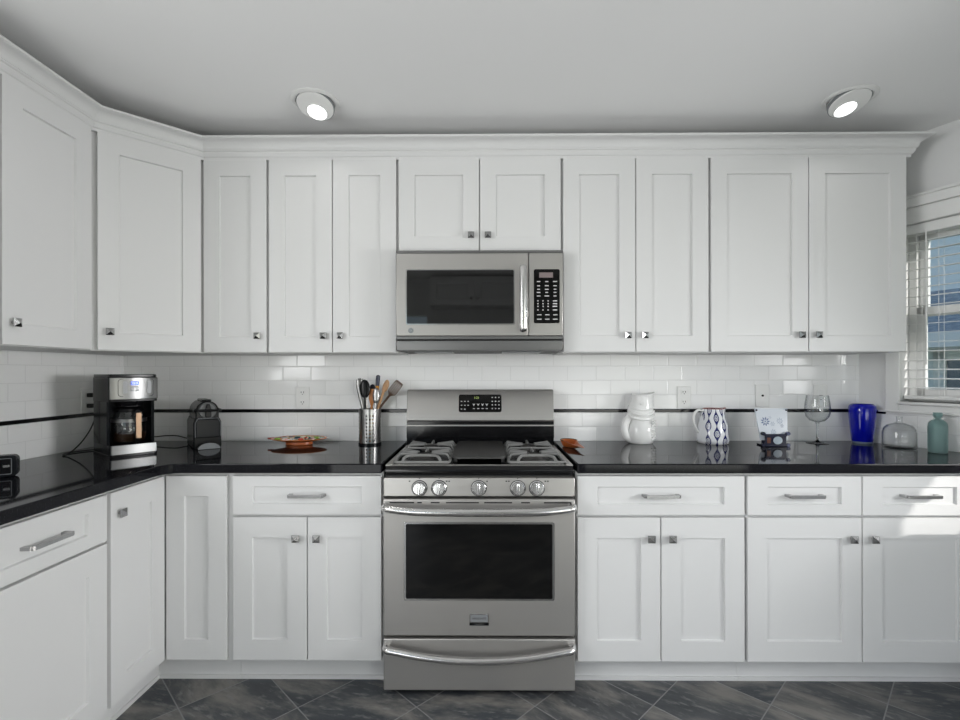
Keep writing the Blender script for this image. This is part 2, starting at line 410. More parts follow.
# ------------------------------------------------------------------ outside the window
def siding(name, col):
    m = mat(name, col, .6); g = NG(m); P = g.pos()
    f = g.math('FRACT', g.math('DIVIDE', P[2], .115)); g.bump(f, .8, .02); return m
M['siding'] = siding('blue_siding', (.78, .83, .88)); M['roofing'] = None
def shingle():
    m = mat('roof_shingle', (.10, .16, .24), .8); g = NG(m); P = g.pos()
    n = g.noise(g.vec(P[0], P[1], g.math('MULTIPLY', P[2], 4.)), 16., 3.)
    g.l(g.mix(n, (.08, .12, .18), (.50, .56, .62)), g.p.inputs['Base Color']); return m
M['roofing'] = shingle()
M['ext_glass'] = mat('house_window_glass', (.04, .09, .15), .1)
M['ext_white'] = mat('house_trim', (.75, .76, .78), .6)
def neighbour():
    r = thing('neighbouring_house', 'blue sided house with white window seen through the blind', 'house', WO + WN*3.5, RZ)
    b = B(); box(b, -3.2, 1.6, 0, .2, -.6, 3.6); obj('wall', b, 'siding', r, smooth=False)
    b = B(); prism(b, [(0, 1.80), (-.45, 1.62), (-.45, 1.66), (0, 2.12)], YZ, -2.6, .6); obj('porch_roof', b, 'roofing', r, smooth=False)
    b = B(); box(b, -2.6, .6, -.48, -.43, 1.52, 1.66); obj('gutter', b, 'ext_white', r)
    b = B(); box(b, -3.3, 1.7, -.25, .2, 3.5, 3.68); obj('eave', b, 'ext_white', r)
    for x0 in (-1.10, .2):
        b = B(); 
        for a, c, lo, hi in ((x0, x0+.1, .5, 1.5), (x0+.9, x0+1., .5, 1.5), (x0, x0+1., 1.4, 1.5), (x0, x0+1., .5, .58), (x0+.1, x0+.9, .98, 1.03)): box(b, a, c, -.04, 0, lo, hi)
        f = obj('window_trim', b, 'ext_white', r)
        b = B(); box(b, x0+.1, x0+.9, -.01, 0, .58, 1.4); obj('pane', b, 'ext_glass', f, smooth=False)
neighbour()
b = B(); box(b, -6, 30, -6, 30, -.8, -.7); og = obj('lawn', b, mat('lawn_green', (.10, .16, .06), .9), smooth=False); og['kind'] = 'structure'; og.name = 'floor_outside'

# ------------------------------------------------------------------ cabinets
def shaker(bm, x0, x1, z0, z1, yf, t=.019, st=.074, rl=.074, rec=.009):
    sl = .003
    def ring(xa, xb, za, zb, y): return [bm.verts.new(p) for p in ((xa, y, za), (xb, y, za), (xb, y, zb), (xa, y, zb))]
    e = .0015
    back = ring(x0, x1, z0, z1, yf+t); side = ring(x0, x1, z0, z1, yf+e); front = ring(x0+e, x1-e, z0+e, z1-e, yf)
    inn = ring(x0+st, x1-st, z0+rl, z1-rl, yf); rc = ring(x0+st+sl, x1-st-sl, z0+rl+sl, z1-rl-sl, yf+rec)
    for A, C in ((back, side), (side, front), (front, inn), (inn, rc)):
        for i in range(4): bm.faces.new((A[i], A[(i+1) % 4], C[(i+1) % 4], C[i]))
    bm.faces.new(rc); bm.faces.new(back[::-1])
def knob_mesh():
    b = B(); cyl(b, (0, 0, 0), (0, -.014, 0), .007, .0055, 12)
    h = .0145
    A = [b.verts.new((x*h, -.013, z*h)) for x, z in ((-1, -1), (1, -1), (1, 1), (-1, 1))]
    C = [b.verts.new((x*h, -.018, z*h)) for x, z in ((-1, -1), (1, -1), (1, 1), (-1, 1))]
    D = b.verts.new((0, -.028, 0))
    b.faces.new(A[::-1])
    for i in range(4):
        b.faces.new((A[i], A[(i+1) % 4], C[(i+1) % 4], C[i])); b.faces.new((C[i], C[(i+1) % 4], D))
    return b
def pull_mesh(L):
    b = B(); h = L/2
    # bar with sloped ends, thick in the middle
    prof = [(-h, -.030), (h, -.030), (h-.012, -.037), (-h+.012, -.037)]
    prism(b, [(-h, .0), (-h+.016, .0), (-h+.016+.008, -.028), (-h+.004, -.032)], lambda u, v, w: (u, v, w), -.005, .005)
    prism(b, [(h, .0), (h-.016, .0), (h-.016-.008, -.028), (h-.004, -.032)], lambda u, v, w: (u, v, w), -.005, .005)
    prism(b, [(-h+.002, -.027), (h-.002, -.027), (h-.010, -.036), (-h+.010, -.036)], XY, -.006, .006)
    return b
_tmp = obj('k', knob_mesh(), 'chrome', smooth=False); KNOB = _tmp.data; bpy.data.objects.remove(_tmp)
_tmp = obj('p', pull_mesh(.150), 'chrome', smooth=False); PULL = _tmp.data; bpy.data.objects.remove(_tmp)
def knob(parent, x, y, z):
    o = bpy.data.objects.new('knob', KNOB); COL.objects.link(o); o.parent = parent; o.location = (x, y, z); return o
def pull(parent, x, y, z):
    o = bpy.data.objects.new('handle', PULL); COL.objects.link(o); o.parent = parent; o.location = (x, y, z); return o

UD = .3127; UF = UD + .020         # upper carcass depth, door front
ZU0, ZU1 = 1.372, 2.290
def wall_cabinet(label, loc, rz, w, doors, z0=ZU0, z1=ZU1, group='white wall cabinets'):
    """doors: list of (x0,x1,knob side or None)"""
    r = thing('wall_cabinet', label, 'cabinet', loc, rz, group)
    b = B(); box(b, .0005, w-.0005, -UD, -.003, z0, z1); obj('body', b, 'cab', r, smooth=False, bevel=.001)
    for x0, x1, k in doors:
        b = B(); shaker(b, x0, x1, z0+.003, 2.277, -UF); d = obj('door', b, 'cab', r, smooth=False)
        if k: knob(d, x0+.037 if k == 'L' else x1-.037, -UF, z0+.003+.077)
    return r
def pair(w, e=.006, g=.004): return [(e, w/2-g/2, 'R'), (w/2+g/2, w-e, 'L')]
XU = [-1.300, -.993, -.384, .384, 1.070, 1.983]
wall_cabinet('narrow single-door white wall cabinet just right of the angled corner cabinet', (XU[0], 0, 0), 0, XU[1]-XU[0], [(.006, XU[1]-XU[0]-.006, 'R')])
wall_cabinet('double-door white wall cabinet to the left of the microwave', (XU[1], 0, 0), 0, XU[2]-XU[1], pair(XU[2]-XU[1]))
wall_cabinet('short double-door white wall cabinet directly above the microwave', (XU[2], 0, 0), 0, XU[3]-XU[2], pair(XU[3]-XU[2]), z0=1.838)
wall_cabinet('double-door white wall cabinet to the right of the microwave', (XU[3], 0, 0), 0, XU[4]-XU[3], pair(XU[4]-XU[3]))
wall_cabinet('wide double-door white wall cabinet nearest the window', (XU[4], 0, 0), 0, XU[5]-XU[4], pair(XU[5]-XU[4]))
XLW = XL + .002
wall_cabinet('white wall cabinet on left wall beside the angled corner one, knob at lower left', (XL, -1.004, 0), PI/2, .390, [(.005, .378, 'L')])
wall_cabinet('white wall cabinet at left edge of the view, on left wall, mostly out of view', (XL, -1.400, 0), PI/2, .394, [(.005, .388, 'R')])
# angled corner wall cabinet
def corner_upper():
    AX, AY = XL + UD, -.6128; BX, BY = XU[0], -UD
    r = thing('corner_wall_cabinet', 'angled white corner wall cabinet above the drip coffee maker', 'cabinet', (XL, 0, 0), 0, 'white wall cabinets')
    b = B(); prism(b, [(.003, -.003), (.003, AY), (AX-XL, AY), (BX-XL-.001, BY), (BX-XL-.001, -.003)], XY, ZU0, ZU1); obj('body', b, 'cab', r, smooth=False)
    L = math.hypot(BX-AX, BY-AY); th = math.atan2(BY-AY, BX-AX)
    b = B(); shaker(b, .024, L-.020, ZU0+.003, 2.277, -.020)
    d = obj('door', b, 'cab', r, smooth=False, loc=(AX-XL, AY, 0), rot=(0, 0, th)); knob(d, .024+.040, -.020, ZU0+.080)
corner_upper()
# crown moulding along all the wall cabinets
def crown():
    prof = [(0, 2.277), (.020, 2.277), (.020, 2.288), (.026, 2.292), (.033, 2.304), (.033, 2.310), (.039, 2.314), (.039, 2.319)]
    for i in range(7):
        t = i/6*PI/2; prof.append((.042 + .036*(1-math.cos(t)), 2.319 + .032*math.sin(t)))
    prof += [(.086, 2.353), (.090, 2.356), (.090, 2.364), (0, 2.364)]
    pts = [(XL+UD, -1.400), (XL+UD, -.6128), (XU[0], -UD), (XU[5], -UD), (XU[5], -.004)]
    dirs = [(Vector(pts[i+1]) - Vector(pts[i])).normalized() for i in range(len(pts)-1)]
    nor = [Vector((d.y, -d.x)) for d in dirs]
    rings = []; b = B()
    for i, p in enumerate(pts):
        if i == 0: m = nor[0]
        elif i == len(pts)-1: m = nor[-1]
        else:
            m = (nor[i-1] + nor[i]); m = m / m.dot(nor[i])
        rings.append([b.verts.new((p[0] + m.x*q*.88, p[1] + m.y*q*.88, z)) for q, z in prof])
    for A, C in zip(rings, rings[1:]):
        for k in range(len(prof)): b.faces.new((A[k], A[(k+1) % len(prof)], C[(k+1) % len(prof)], C[k]))
    b.faces.new(rings[0]); b.faces.new(rings[-1][::-1])
    struct('trim_2', b, 'cab', angle=25)
crown()

# base cabinets
BD = .6276; BF = BD + .020; ZB0, ZB1 = .105, .877
def base_cabinet(label, loc, rz, w, doors, drawers, extra=None):
    r = thing('base_cabinet', label, 'cabinet', loc, rz, 'white base cabinets')
    b = B(); box(b, .0005, w-.0005, -BD, -.003, ZB0, ZB1); obj('body', b, 'cab', r, smooth=False)
    b = B(); box(b, .0005, w-.0005, -.57, -.55, 0, ZB0); box(b, .0005, w-.0005, -.578, -.57, 0, .016); obj('toe_kick', b, 'cab', r, smooth=False)
    for x0, x1 in drawers:
        b = B(); shaker(b, x0, x1, .706, .863, -BF, st=.080, rl=.043); d = obj('drawer', b, 'cab', r, smooth=False); pull(d, (x0+x1)/2, -BF+.009, .785)
    for x0, x1, k in doors:
        b = B(); shaker(b, x0, x1, .119, .696, -BF, st=.078, rl=.082); d = obj('door', b, 'cab', r, smooth=False)
        if k: knob(d, x0+.040 if k == 'L' else x1-.040, -BF, .614)
    return r
w = .613; base_cabinet('white base cabinet with one drawer and two doors, left of the range', (-1.001, 0, 0), 0, w, pair(w), [(.006, w-.006)])
w = .680; base_cabinet('white base cabinet with one drawer and two doors, right of the range', (.389, 0, 0), 0, w, pair(w), [(.006, w-.006)])
w = .924; rb = base_cabinet('white two-drawer, two-door base cabinet under the blue vase and window', (1.069, 0, 0), 0, w, pair(w), [(.006, w/2-.002), (w/2+.002, w-.006)])
b = B(); prism(b, [(w, -BD), (w+.292, -BD), (w+.04, -.10), (w, -.10)], XY, ZB0, ZB1); obj('filler', b, 'cab', rb, smooth=False)
b = B(); prism(b, [(w, -.57), (w+.275, -.57), (w+.265, -.55), (w, -.55)], XY, 0, ZB0); obj('toe_kick', b, 'cab', rb, smooth=False)
w = .478; base_cabinet('white base cabinet on the left wall with drawer pull, at left edge of view', (XL, -1.424, 0), PI/2, w, [(.006, w-.006, 'L')], [(.006, w-.006)])
w = .76; base_cabinet('white sink base cabinet on the left wall, outside the left edge', (XL, -2.186, 0), PI/2, w, pair(w), [])
def corner_base():
    X1 = XL + BD; X2 = -1.0015
    r = thing('corner_base_cabinet', 'white inside-corner base cabinet with two full-height doors', 'cabinet', (XL, 0, 0), 0, 'white base cabinets')
    b = B(); prism(b, [(.003, -.003), (.003, -.9455), (BD, -.9455), (BD, -BD), (X2-XL, -BD), (X2-XL, -.003)], XY, ZB0, ZB1); obj('body', b, 'cab', r, smooth=False)
    b = B(); prism(b, [(.55, -.9455), (.57, -.9455), (.57, -.57), (X2-XL, -.57), (X2-XL, -.55), (.55, -.55)], XY, 0, ZB0)
    prism(b, [(.57, -.9455), (.578, -.9455), (.578, -.578), (X2-XL, -.578), (X2-XL, -.57), (.57, -.57)], XY, 0, .016); obj('toe_kick', b, 'cab', r, smooth=False)
    b = B(); shaker(b, BF+.003, X2-XL-.020, .119, .863, -BF, st=.074, rl=.082); obj('door', b, 'cab', r, smooth=False)
    b = B(); shaker(b, .010, .9455-BF-.0025, .119, .863, -BF, st=.074, rl=.082)
    d = obj('door', b, 'cab', r, smooth=False, loc=(0, -.9455, 0), rot=(0, 0, PI/2)); knob(d, .050, -BF, .785)
corner_base()

# worktops
def counter(name, poly, label):
    b = B(); prism(b, poly, XY, .8775, .9157); o = obj(name, b, 'granite', smooth=False, bevel=.004, segs=3); return tag(o, label, 'countertop', 'black stone countertops')
fx = XL + .668
arc = [(fx + .06*(1-math.cos(t)), -.668 - .06*(1-math.sin(t))) for t in [i/6*PI/2 for i in range(7)]]
counter('countertop', [(XL+.001, -.001), (XL+.001, -2.19), (fx, -2.19)] + arc + [(-.389, -.668), (-.389, -.001)], 'glossy black L-shaped stone countertop left of the range')
counter('countertop', [(.391, -.668), (2.318, -.668), (2.0054, -.012), (1.998, -.001), (.391, -.001)], 'glossy black stone countertop right of the range, running under the window')

# ------------------------------------------------------------------ gas range
def gas_range():
    r = thing('gas_range', 'stainless steel gas range with black cooktop and oven window', 'range', (0, 0, 0))
    b = B(); box(b, -.376, .376, -.645, -.02, .03, .900)
    for x in (-.33, .33):
        for y in (-.60, -.08): cyl(b, (x, y, 0), (x, y, .03), .018, n=12)
    obj('body', b, 'blackm', r, smooth=False)
    # cooktop
    b = B(); prism(b, [(-.648, .868), (-.664, .878), (-.664, .892), (-.650, .9035), (-.10, .906), (-.10, .868)], YZ, -.378, .378); obj('cooktop', b, 'enamel', r, bevel=.004)
    b = B()
    for s in (-1, 1): prism(b, [(s*.352, -.640), (s*.377, -.650), (s*.377, -.105), (s*.352, -.105)], XY, .903, .909)
    prism(b, [(-.352, -.640), (.352, -.640), (.352, -.632), (-.352, -.632)], XY, .903, .907)
    obj('cooktop_rim', b, 'steel', r, bevel=.003)
    # burners
    for x, y, rr in ((-.235, -.50, .050), (-.235, -.235, .036), (0, -.37, .042), (.235, -.50, .050), (.235, -.235, .036)):
        b = B(); lathe(b, [(0, .906), (rr+.014, .906), (rr+.012, .912), (rr+.002, .914), (rr, .922), (rr-.004, .926), (0, .927)], 28, (x, y, 0)); obj('burner', b, 'iron', r)
    # grates
    for s in (-1, 1):
        b = B(); cx = s*.235; x0, x1, y0, y1 = cx-.114, cx+.114, -.622, -.128; zl, zt = .9135, .934
        loop = [(x0, y0, zl), (x1, y0, zl), (x1, y1, zl), (x0, y1, zl)]
        lp = []
        for i in range(4):
            p, q = Vector(loop[i]), Vector(loop[(i+1) % 4])
            for k in range(6): lp.append(p.lerp(q, .03 + .94*k/5))
        tube(b, lp, .0058, 8, closed=True)
        ym = (y0+y1)/2
        tube(b, [(x0, ym, zl), (x0+.02, ym, zt), (x1-.02, ym, zt), (x1, ym, zl)], .0056, 6)
        for cy, lo, hi in ((-.50, y0, ym), (-.248, ym, y1)):
            for dx, dy in ((1, .18), (1, -.55), (-1, .18), (-1, -.55), (1, .75), (-1, .75), (0, 1)):
                L = .114 if dx else hi-cy; n = Vector((dx, dy, 0)); n = n/(abs(n.x) if dx else abs(n.y))
                e = Vector((cx, cy, 0)) + n*L; e.y = min(max(e.y, lo), hi)
                a = Vector((cx, cy, 0)) + n.normalized()*.036
                m = a.lerp(e, .82)
                tube(b, [(a.x, a.y, zt), (m.x, m.y, zt+.001), (e.x, e.y, zl)], [.0045, .0055, .0055], 6)
        # raised arch on the front bar
        tube(b, smooth_path([(cx-.078, y0, zl), (cx-.070, y0+.004, zt-.002), (cx-.045, y0+.03, zt+.002), (cx+.045, y0+.03, zt+.002), (cx+.070, y0+.004, zt-.002), (cx+.078, y0, zl)], 4), .0058, 6)
        obj('grate', b, 'grate', r)
    b = B(); prism(b, rrect(-.112, .112, -.612, -.135, .03), XY, .926, .934)
    prism(b, rrect(-.105, .105, -.604, -.143, .028), XY, .934, .9345)
    for x in (-.1, .1):
        for y in (-.56, -.17): cyl(b, (x, y, .906), (x, y, .927), .008, n=8)
    obj('griddle', b, 'griddle', r, bevel=.002)
    # backguard
    b = B(); prism(b, [(-.112, 1.030), (-.120, 1.036), (-.098, 1.182), (-.090, 1.192), (-.06, 1.192), (-.012, 1.186), (-.012, 1.030)], YZ, -.376, .376)
    bg = obj('backguard', b, 'steel', r, bevel=.003)
    b = B(); box(b, -.378, .378, -.10, -.012, .900, 1.030); box(b, -.378, .378, -.108, -.10, .945, 1.008)
    obj('vent_panel', b, 'enamel', r, bevel=.002)
    b = B(); box(b, -.378, .378, -.112, -.10, 1.006, 1.012)
    obj('vent_strip', b, 'steel', r)
    tilt = math.atan2(.022, .146)
    b = B(); prism(b, rrect(-.109, .109, -.045, .045, .010), XZ, -.003, .0); dp = obj('display_panel', b, 'bglass', bg, loc=(0, -.1085, 1.122), rot=(-tilt, 0, 0))
    def key(x0, x1, za, zb):
        b = B(); box(b, x0, x1, -.0042, -.003, za, zb); obj('key', b, 'print', dp, smooth=False)
    for cx in (-.095, -.078, -.061):
        for cz in (.010, -.010, -.030):
            if cx > -.07 and cz < -.02: continue
            key(cx-.0035, cx+.0035, cz-.0022, cz+.0022)
    for cx in (.062, .079, .096):
        for cz in (.030, .010, -.008, -.027): key(cx-.003, cx+.003, cz-.0028, cz+.0028)
    for cx in (-.032, -.010, .012, .034):
        b = B(); prism(b, [(cx-.007, -.001), (cx, -.015), (cx+.007, -.001), (cx, -.004)], XZ, -.0042, -.003); obj('arrow_key', b, 'print', dp, smooth=False); key(cx-.005, cx+.005, -.029, -.025)
    text('1:21', .016, 'digit', dp, (-.018, -.0035, .028), name='clock_digits', sx=1.)
    # control panel with five knobs
    b = B(); prism(b, [(-.646, .864), (-.679, .862), (-.684, .790), (-.646, .786)], YZ, -.378, .378); cp = obj('control_panel', b, 'steel', r, bevel=.003)
    for px in (-.2355, -.158, -.001, .153, .2285):
        b = B(); lathe(b, [(0, 0), (.029, 0), (.029, .004), (.0255, .007), (.024, .020), (.021, .023), (0, .0235)], 32)
        kb = obj('control_knob', b, 'knob', cp, loc=(px, -.6815, .8225), rot=(PI/2 - .07, 0, 0))
        b = B(); box(b, -.0055, .0055, -.0235, .0235, .018, .032); obj('grip', b, 'knob', kb, bevel=.003)
        b = B(); lathe(b, [(.0265, -.0), (.031, 0), (.0315, .0022), (.0265, .0024)], 32, closed=True); obj('ring', b, 'blackm', kb)
        b = B(); box(b, -.0016, .0016, .036, .040, 0, .0012); obj('dial_mark', b, 'black', kb, smooth=False)
    for px in (-.275, -.128, -.118, .032, .108, .118, .262, .272):
        b = B(); box(b, px-.003, px+.003, -.6807, -.675, .8475, .8515); obj('printed_mark', b, 'black', cp, smooth=False)
    # oven door
    b = B(); box(b, -.377, .377, -.692, -.648, .243, .781); od = obj('oven_door', b, 'steel', r, bevel=.004)
    b = B(); prism(b, rrect(-.297, .297, .383, .692, .008), XZ, -.6945, -.690); obj('window_frame', b, 'steelv', od, bevel=.001)
    b = B(); prism(b, rrect(-.288, .288, .391, .684, .005), XZ, -.6955, -.690); obj('oven_window', b, 'bglass', od)
    for a, c in ((-.352, -.255), (-.243, -.225), (-.19, -.155), (-.13, .0), (.02, .13), (.165, .20), (.255, .362)): 
        b = B(); box(b, a, c, -.6928, -.690, .7655, .770); obj('vent_slot', b, 'black', od, smooth=False)
    hp = [(-.366, -.690, .752), (-.364, -.722, .753), (-.335, -.735, .752)] + [(x, -.740-.008*(1-(x/.34)**2), .748-.004*(1-(x/.34)**2)) for x in (-.24, -.12, 0, .12, .24)] + [(.335, -.735, .752), (.364, -.722, .753), (.366, -.690, .752)]
    b = B(); tube(b, smooth_path(hp, 5), .0155, 14); obj('handle', b, 'handle', od)
    b = B(); box(b, -.038, .038, -.6945, -.691, .296, .332); bd = obj('badge', b, 'steelv', od, bevel=.0008)
    b = B(); box(b, -.038, .038, -.6948, -.691, .286, .296); obj('badge_band', b, 'black', bd, smooth=False)
    b = B(); box(b, -.034, .034, -.6950, -.6944, .300, .328); obj('badge_field', b, 'grey2', bd, smooth=False)
    text('FRIGIDAIRE', .0125, 'knob', bd, (0, -.6953, .314), sx=.88); text('GALLERY', .0078, 'knob', bd, (0, -.6950, .291), sx=1.1)
    # storage drawer
    b = B(); box(b, -.377, .377, -.692, -.646, .028, .231); dr = obj('storage_drawer', b, 'steel', r, bevel=.004)
    hp = [(-.366, -.690, .203), (-.360, -.718, .202)] + [(x, -.722-.012*(1-(x/.34)**2), .168+.032*(x/.34)**2) for x in (-.33, -.22, -.11, 0, .11, .22, .33)] + [(.360, -.718, .202), (.366, -.690, .203)]
    b = B(); tube(b, smooth_path(hp, 5), .0145, 14); obj('handle', b, 'handle', dr)
M['handle'] = mat('handle_steel', (.70, .69, .68), .22, 1.)
M['grate'] = mat('grate_iron', (.22, .22, .215), .4, 0, .5)
M['griddle'] = mat('griddle_iron', (.045, .044, .043), .4)
M['digit'] = mat('clock_digit', (.3, .4, .1), .5, emit=(.45, .6, .2), es=.7)
gas_range()

# ------------------------------------------------------------------ over-the-range microwave
def microwave():
    r = thing('microwave', 'stainless over-the-range microwave with dark glass door', 'microwave', (0, 0, 0))
    b = B(); box(b, -.378, .378, -.372, -.004, 1.380, 1.834); obj('body', b, 'blackm', r, smooth=False)
    b = B(); box(b, -.378, .221, -.400, -.373, 1.446, 1.820); d = obj('door', b, 'steel', r, bevel=.003)
    b = B(); prism(b, rrect(-.334, .160, 1.496, 1.748, .008), XZ, -.4022, -.399); obj('window_rim', b, 'steelv', d)
    b = B(); prism(b, rrect(-.329, .155, 1.501, 1.743, .006), XZ, -.4035, -.399); obj('window', b, 'mglass', d)
    hp = [(.196, -.399, 1.748), (.196, -.425, 1.752), (.196, -.432, 1.735)] + [(.196, -.436, 1.68), (.196, -.437, 1.61), (.196, -.436, 1.54)] + [(.196, -.432, 1.485), (.196, -.425, 1.470), (.196, -.399, 1.474)]
    b = B(); tube(b, smooth_path(hp, 4), .0165, 12, sq=(1.0, .65)); obj('handle', b, 'handle', d)
    b = B(); lathe(b, [(0, 0), (.0125, 0), (.0125, .001), (0, .0012)], 24); em = obj('emblem', b, 'grey2', d, loc=(-.311, -.4002, 1.470), rot=(PI/2, 0, 0))
    b = B(); tube(b, [(.0108*math.cos(i*PI/12), .0108*math.sin(i*PI/12), .0014) for i in range(24)], .0009, 6, closed=True); obj('emblem_ring', b, 'knob', em)
    text('GE', .0125, 'knob', em, (0, 0, .0013), rot=(0, 0, 0))
    b = B(); box(b, .2235, .378, -.400, -.373, 1.446, 1.820); c = obj('control_panel', b, 'steel', r, bevel=.003)
    b = B(); prism(b, rrect(.246, .362, 1.502, 1.746, .008), XZ, -.4025, -.399); kp = obj('keypad', b, 'bglass', c)
    b = B(); box(b, .270, .332, -.4032, -.402, 1.708, 1.731); obj('display', b, mat('lcd', (.22, .18, .18), .3), kp, smooth=False)
    def key(x, z, w, h):
        b = B(); box(b, x-w, x+w, -.4032, -.402, z-h, z+h); obj('key', b, 'print', kp, smooth=False)
    for z in (1.690, 1.671, 1.655, 1.641, 1.625):
        for x in (.267, .304, .341): key(x, z, random.uniform(.006, .011), .0022)
    for z in (1.603, 1.590, 1.578, 1.562):
        for x in (.264, .287, .310): key(x, z, .0028, .0026)
        key(.341, z, .010, .0026)
    for z in (1.540, 1.520):
        for x in (.270, .306, .342): key(x, z, .010, .0022)
    b = B(); box(b, -.378, .378, -.396, -.373, 1.8215, 1.834); obj('top_vent', b, 'dsteel', r, bevel=.002)
    b = B(); prism(b, [(-.373, 1.378), (-.392, 1.380), (-.398, 1.416), (-.398, 1.424), (-.373, 1.424)], YZ, -.378, .378); obj('bottom_vent', b, 'dsteel', r, bevel=.002)
    b = B(); box(b, -.378, .378, -.397, -.373, 1.431, 1.4445); obj('lower_band', b, 'dsteel', r, bevel=.001)
    for x in (-.22, .20):
        b = B(); box(b, x-.09, x+.09, -.30, -.12, 1.374, 1.381); obj('grease_filter', b, 'grey2', r, smooth=False)
M['dsteel'] = steel('dark_stainless', (.20, .20, .20), .35, 0)
microwave()

# ------------------------------------------------------------------ recessed lamps
def recessed_lamp(label, x, y, tx):
    r = thing('recessed_ceiling_lamp', label, 'ceiling lamp', (x, y, CEIL), 0, 'recessed ceiling lamps')
    b = B(); lathe(b, [(.080, -.0005), (.100, -.0005), (.100, -.003), (.094, -.006), (.082, -.006), (.080, -.003)], 44, closed=True); obj('trim_ring', b, 'trim', r)
    tilt = (math.radians(-17), math.radians(tx), 0)
    b = B(); lathe(b, [(0, .02), (.074, .02), (.076, -.002), (.074, -.005), (0, -.005)], 44)
    e = obj('eyeball', b, 'trim', r, loc=(0, 0, -.020), rot=tilt)
    b = B(); lathe(b, [(.0755, -.001), (.0785, -.001), (.0785, .012), (.0755, .012)], 44, closed=True); obj('seam', b, 'grey2', e)
    b = B(); lathe(b, [(.0405, -.0045), (.046, -.0045), (.045, -.0075), (.0405, -.0075)], 36, (0, .028, 0), closed=True); obj('bezel', b, 'trim', e)
    b = B(); lathe(b, [(0, -.0045), (.0405, -.0045), (.0405, -.0068), (0, -.0075)], 32, (0, .028, 0)); obj('lens', b, 'lens', e)
    d = bpy.data.lights.new('lamp', 'AREA'); d.shape = 'DISK'; d.size = .078; d.energy = .40; d.color = (1, .98, .95); d.spread = math.radians(150)
    l = bpy.data.objects.new('lamp_light', d); COL.objects.link(l); l.parent = e; l.location = (0, .028, -.009)
LY = -.548
recessed_lamp('recessed ceiling lamp on the left, above the double cabinet left of the microwave', -.693, LY, 4)
recessed_lamp('recessed ceiling lamp on the right, above the cabinet nearest the window', 1.556, LY, -4)
recessed_lamp('recessed ceiling lamp behind the camera, left', -.693, -2.4, 4)
recessed_lamp('recessed ceiling lamp behind the camera, right', 1.556, -2.4, -4)

# ------------------------------------------------------------------ wall outlets
def outlet(label, x, z, kind, loc=None, rz=0):
    r = thing('wall_outlet', label, 'outlet', loc or (x, -.0005, z), rz, 'white wall outlets')
    b = B(); box(b, -.036, .036, -.006, 0, -.058, .058); obj('cover_plate', b, 'white', r, bevel=.002)
    if kind == 'duplex':
        for dz in (-.026, .026):
            b = B(); prism(b, rrect(-.017, .017, dz-.0145, dz+.0145, .010), XZ, -.008, -.005); s = obj('socket', b, 'white', r)
            b = B(); box(b, -.008, -.005, -.0084, -.0075, dz-.001, dz+.008); box(b, .005, .008, -.0084, -.0075, dz-.001, dz+.008); cyl(b, (0, -.0075, dz-.007), (0, -.0084, dz-.007), .0026, n=10)
            obj('slots', b, 'black', s, smooth=False)
    elif kind == 'jack':
        b = B(); cyl(b, (0, -.005, .0), (0, -.011, .0), .0055, n=14); obj('jack', b, 'black', r)
    elif kind == 'combo':
        b = B(); box(b, -.017, .017, -.0075, -.005, -.032, .034); s = obj('rocker', b, 'white', r, bevel=.001)
        b = B(); box(b, -.010, .010, -.0085, -.007, .000, .0022); cyl(b, (0, -.007, -.022), (0, -.0085, -.022), .0028, n=10); obj('slot', b, 'black', s, smooth=False)
    return r
outlet('white duplex outlet on the tile left of the range', -.950, 1.146, 'duplex')
outlet('white duplex outlet on the tile between the two pitchers', 1.082, 1.147, 'duplex')
outlet('white cover plate with one black jack behind the standing tile', 1.496, 1.156, 'jack')
outlet('white switch and outlet plate behind the wine glass', 1.803, 1.156, 'combo')
outlet('white outlet with two black plugs on left wall behind the coffee maker', 0, 0, 'duplex', loc=(XL+.0005, -.245, 1.146), rz=PI/2)

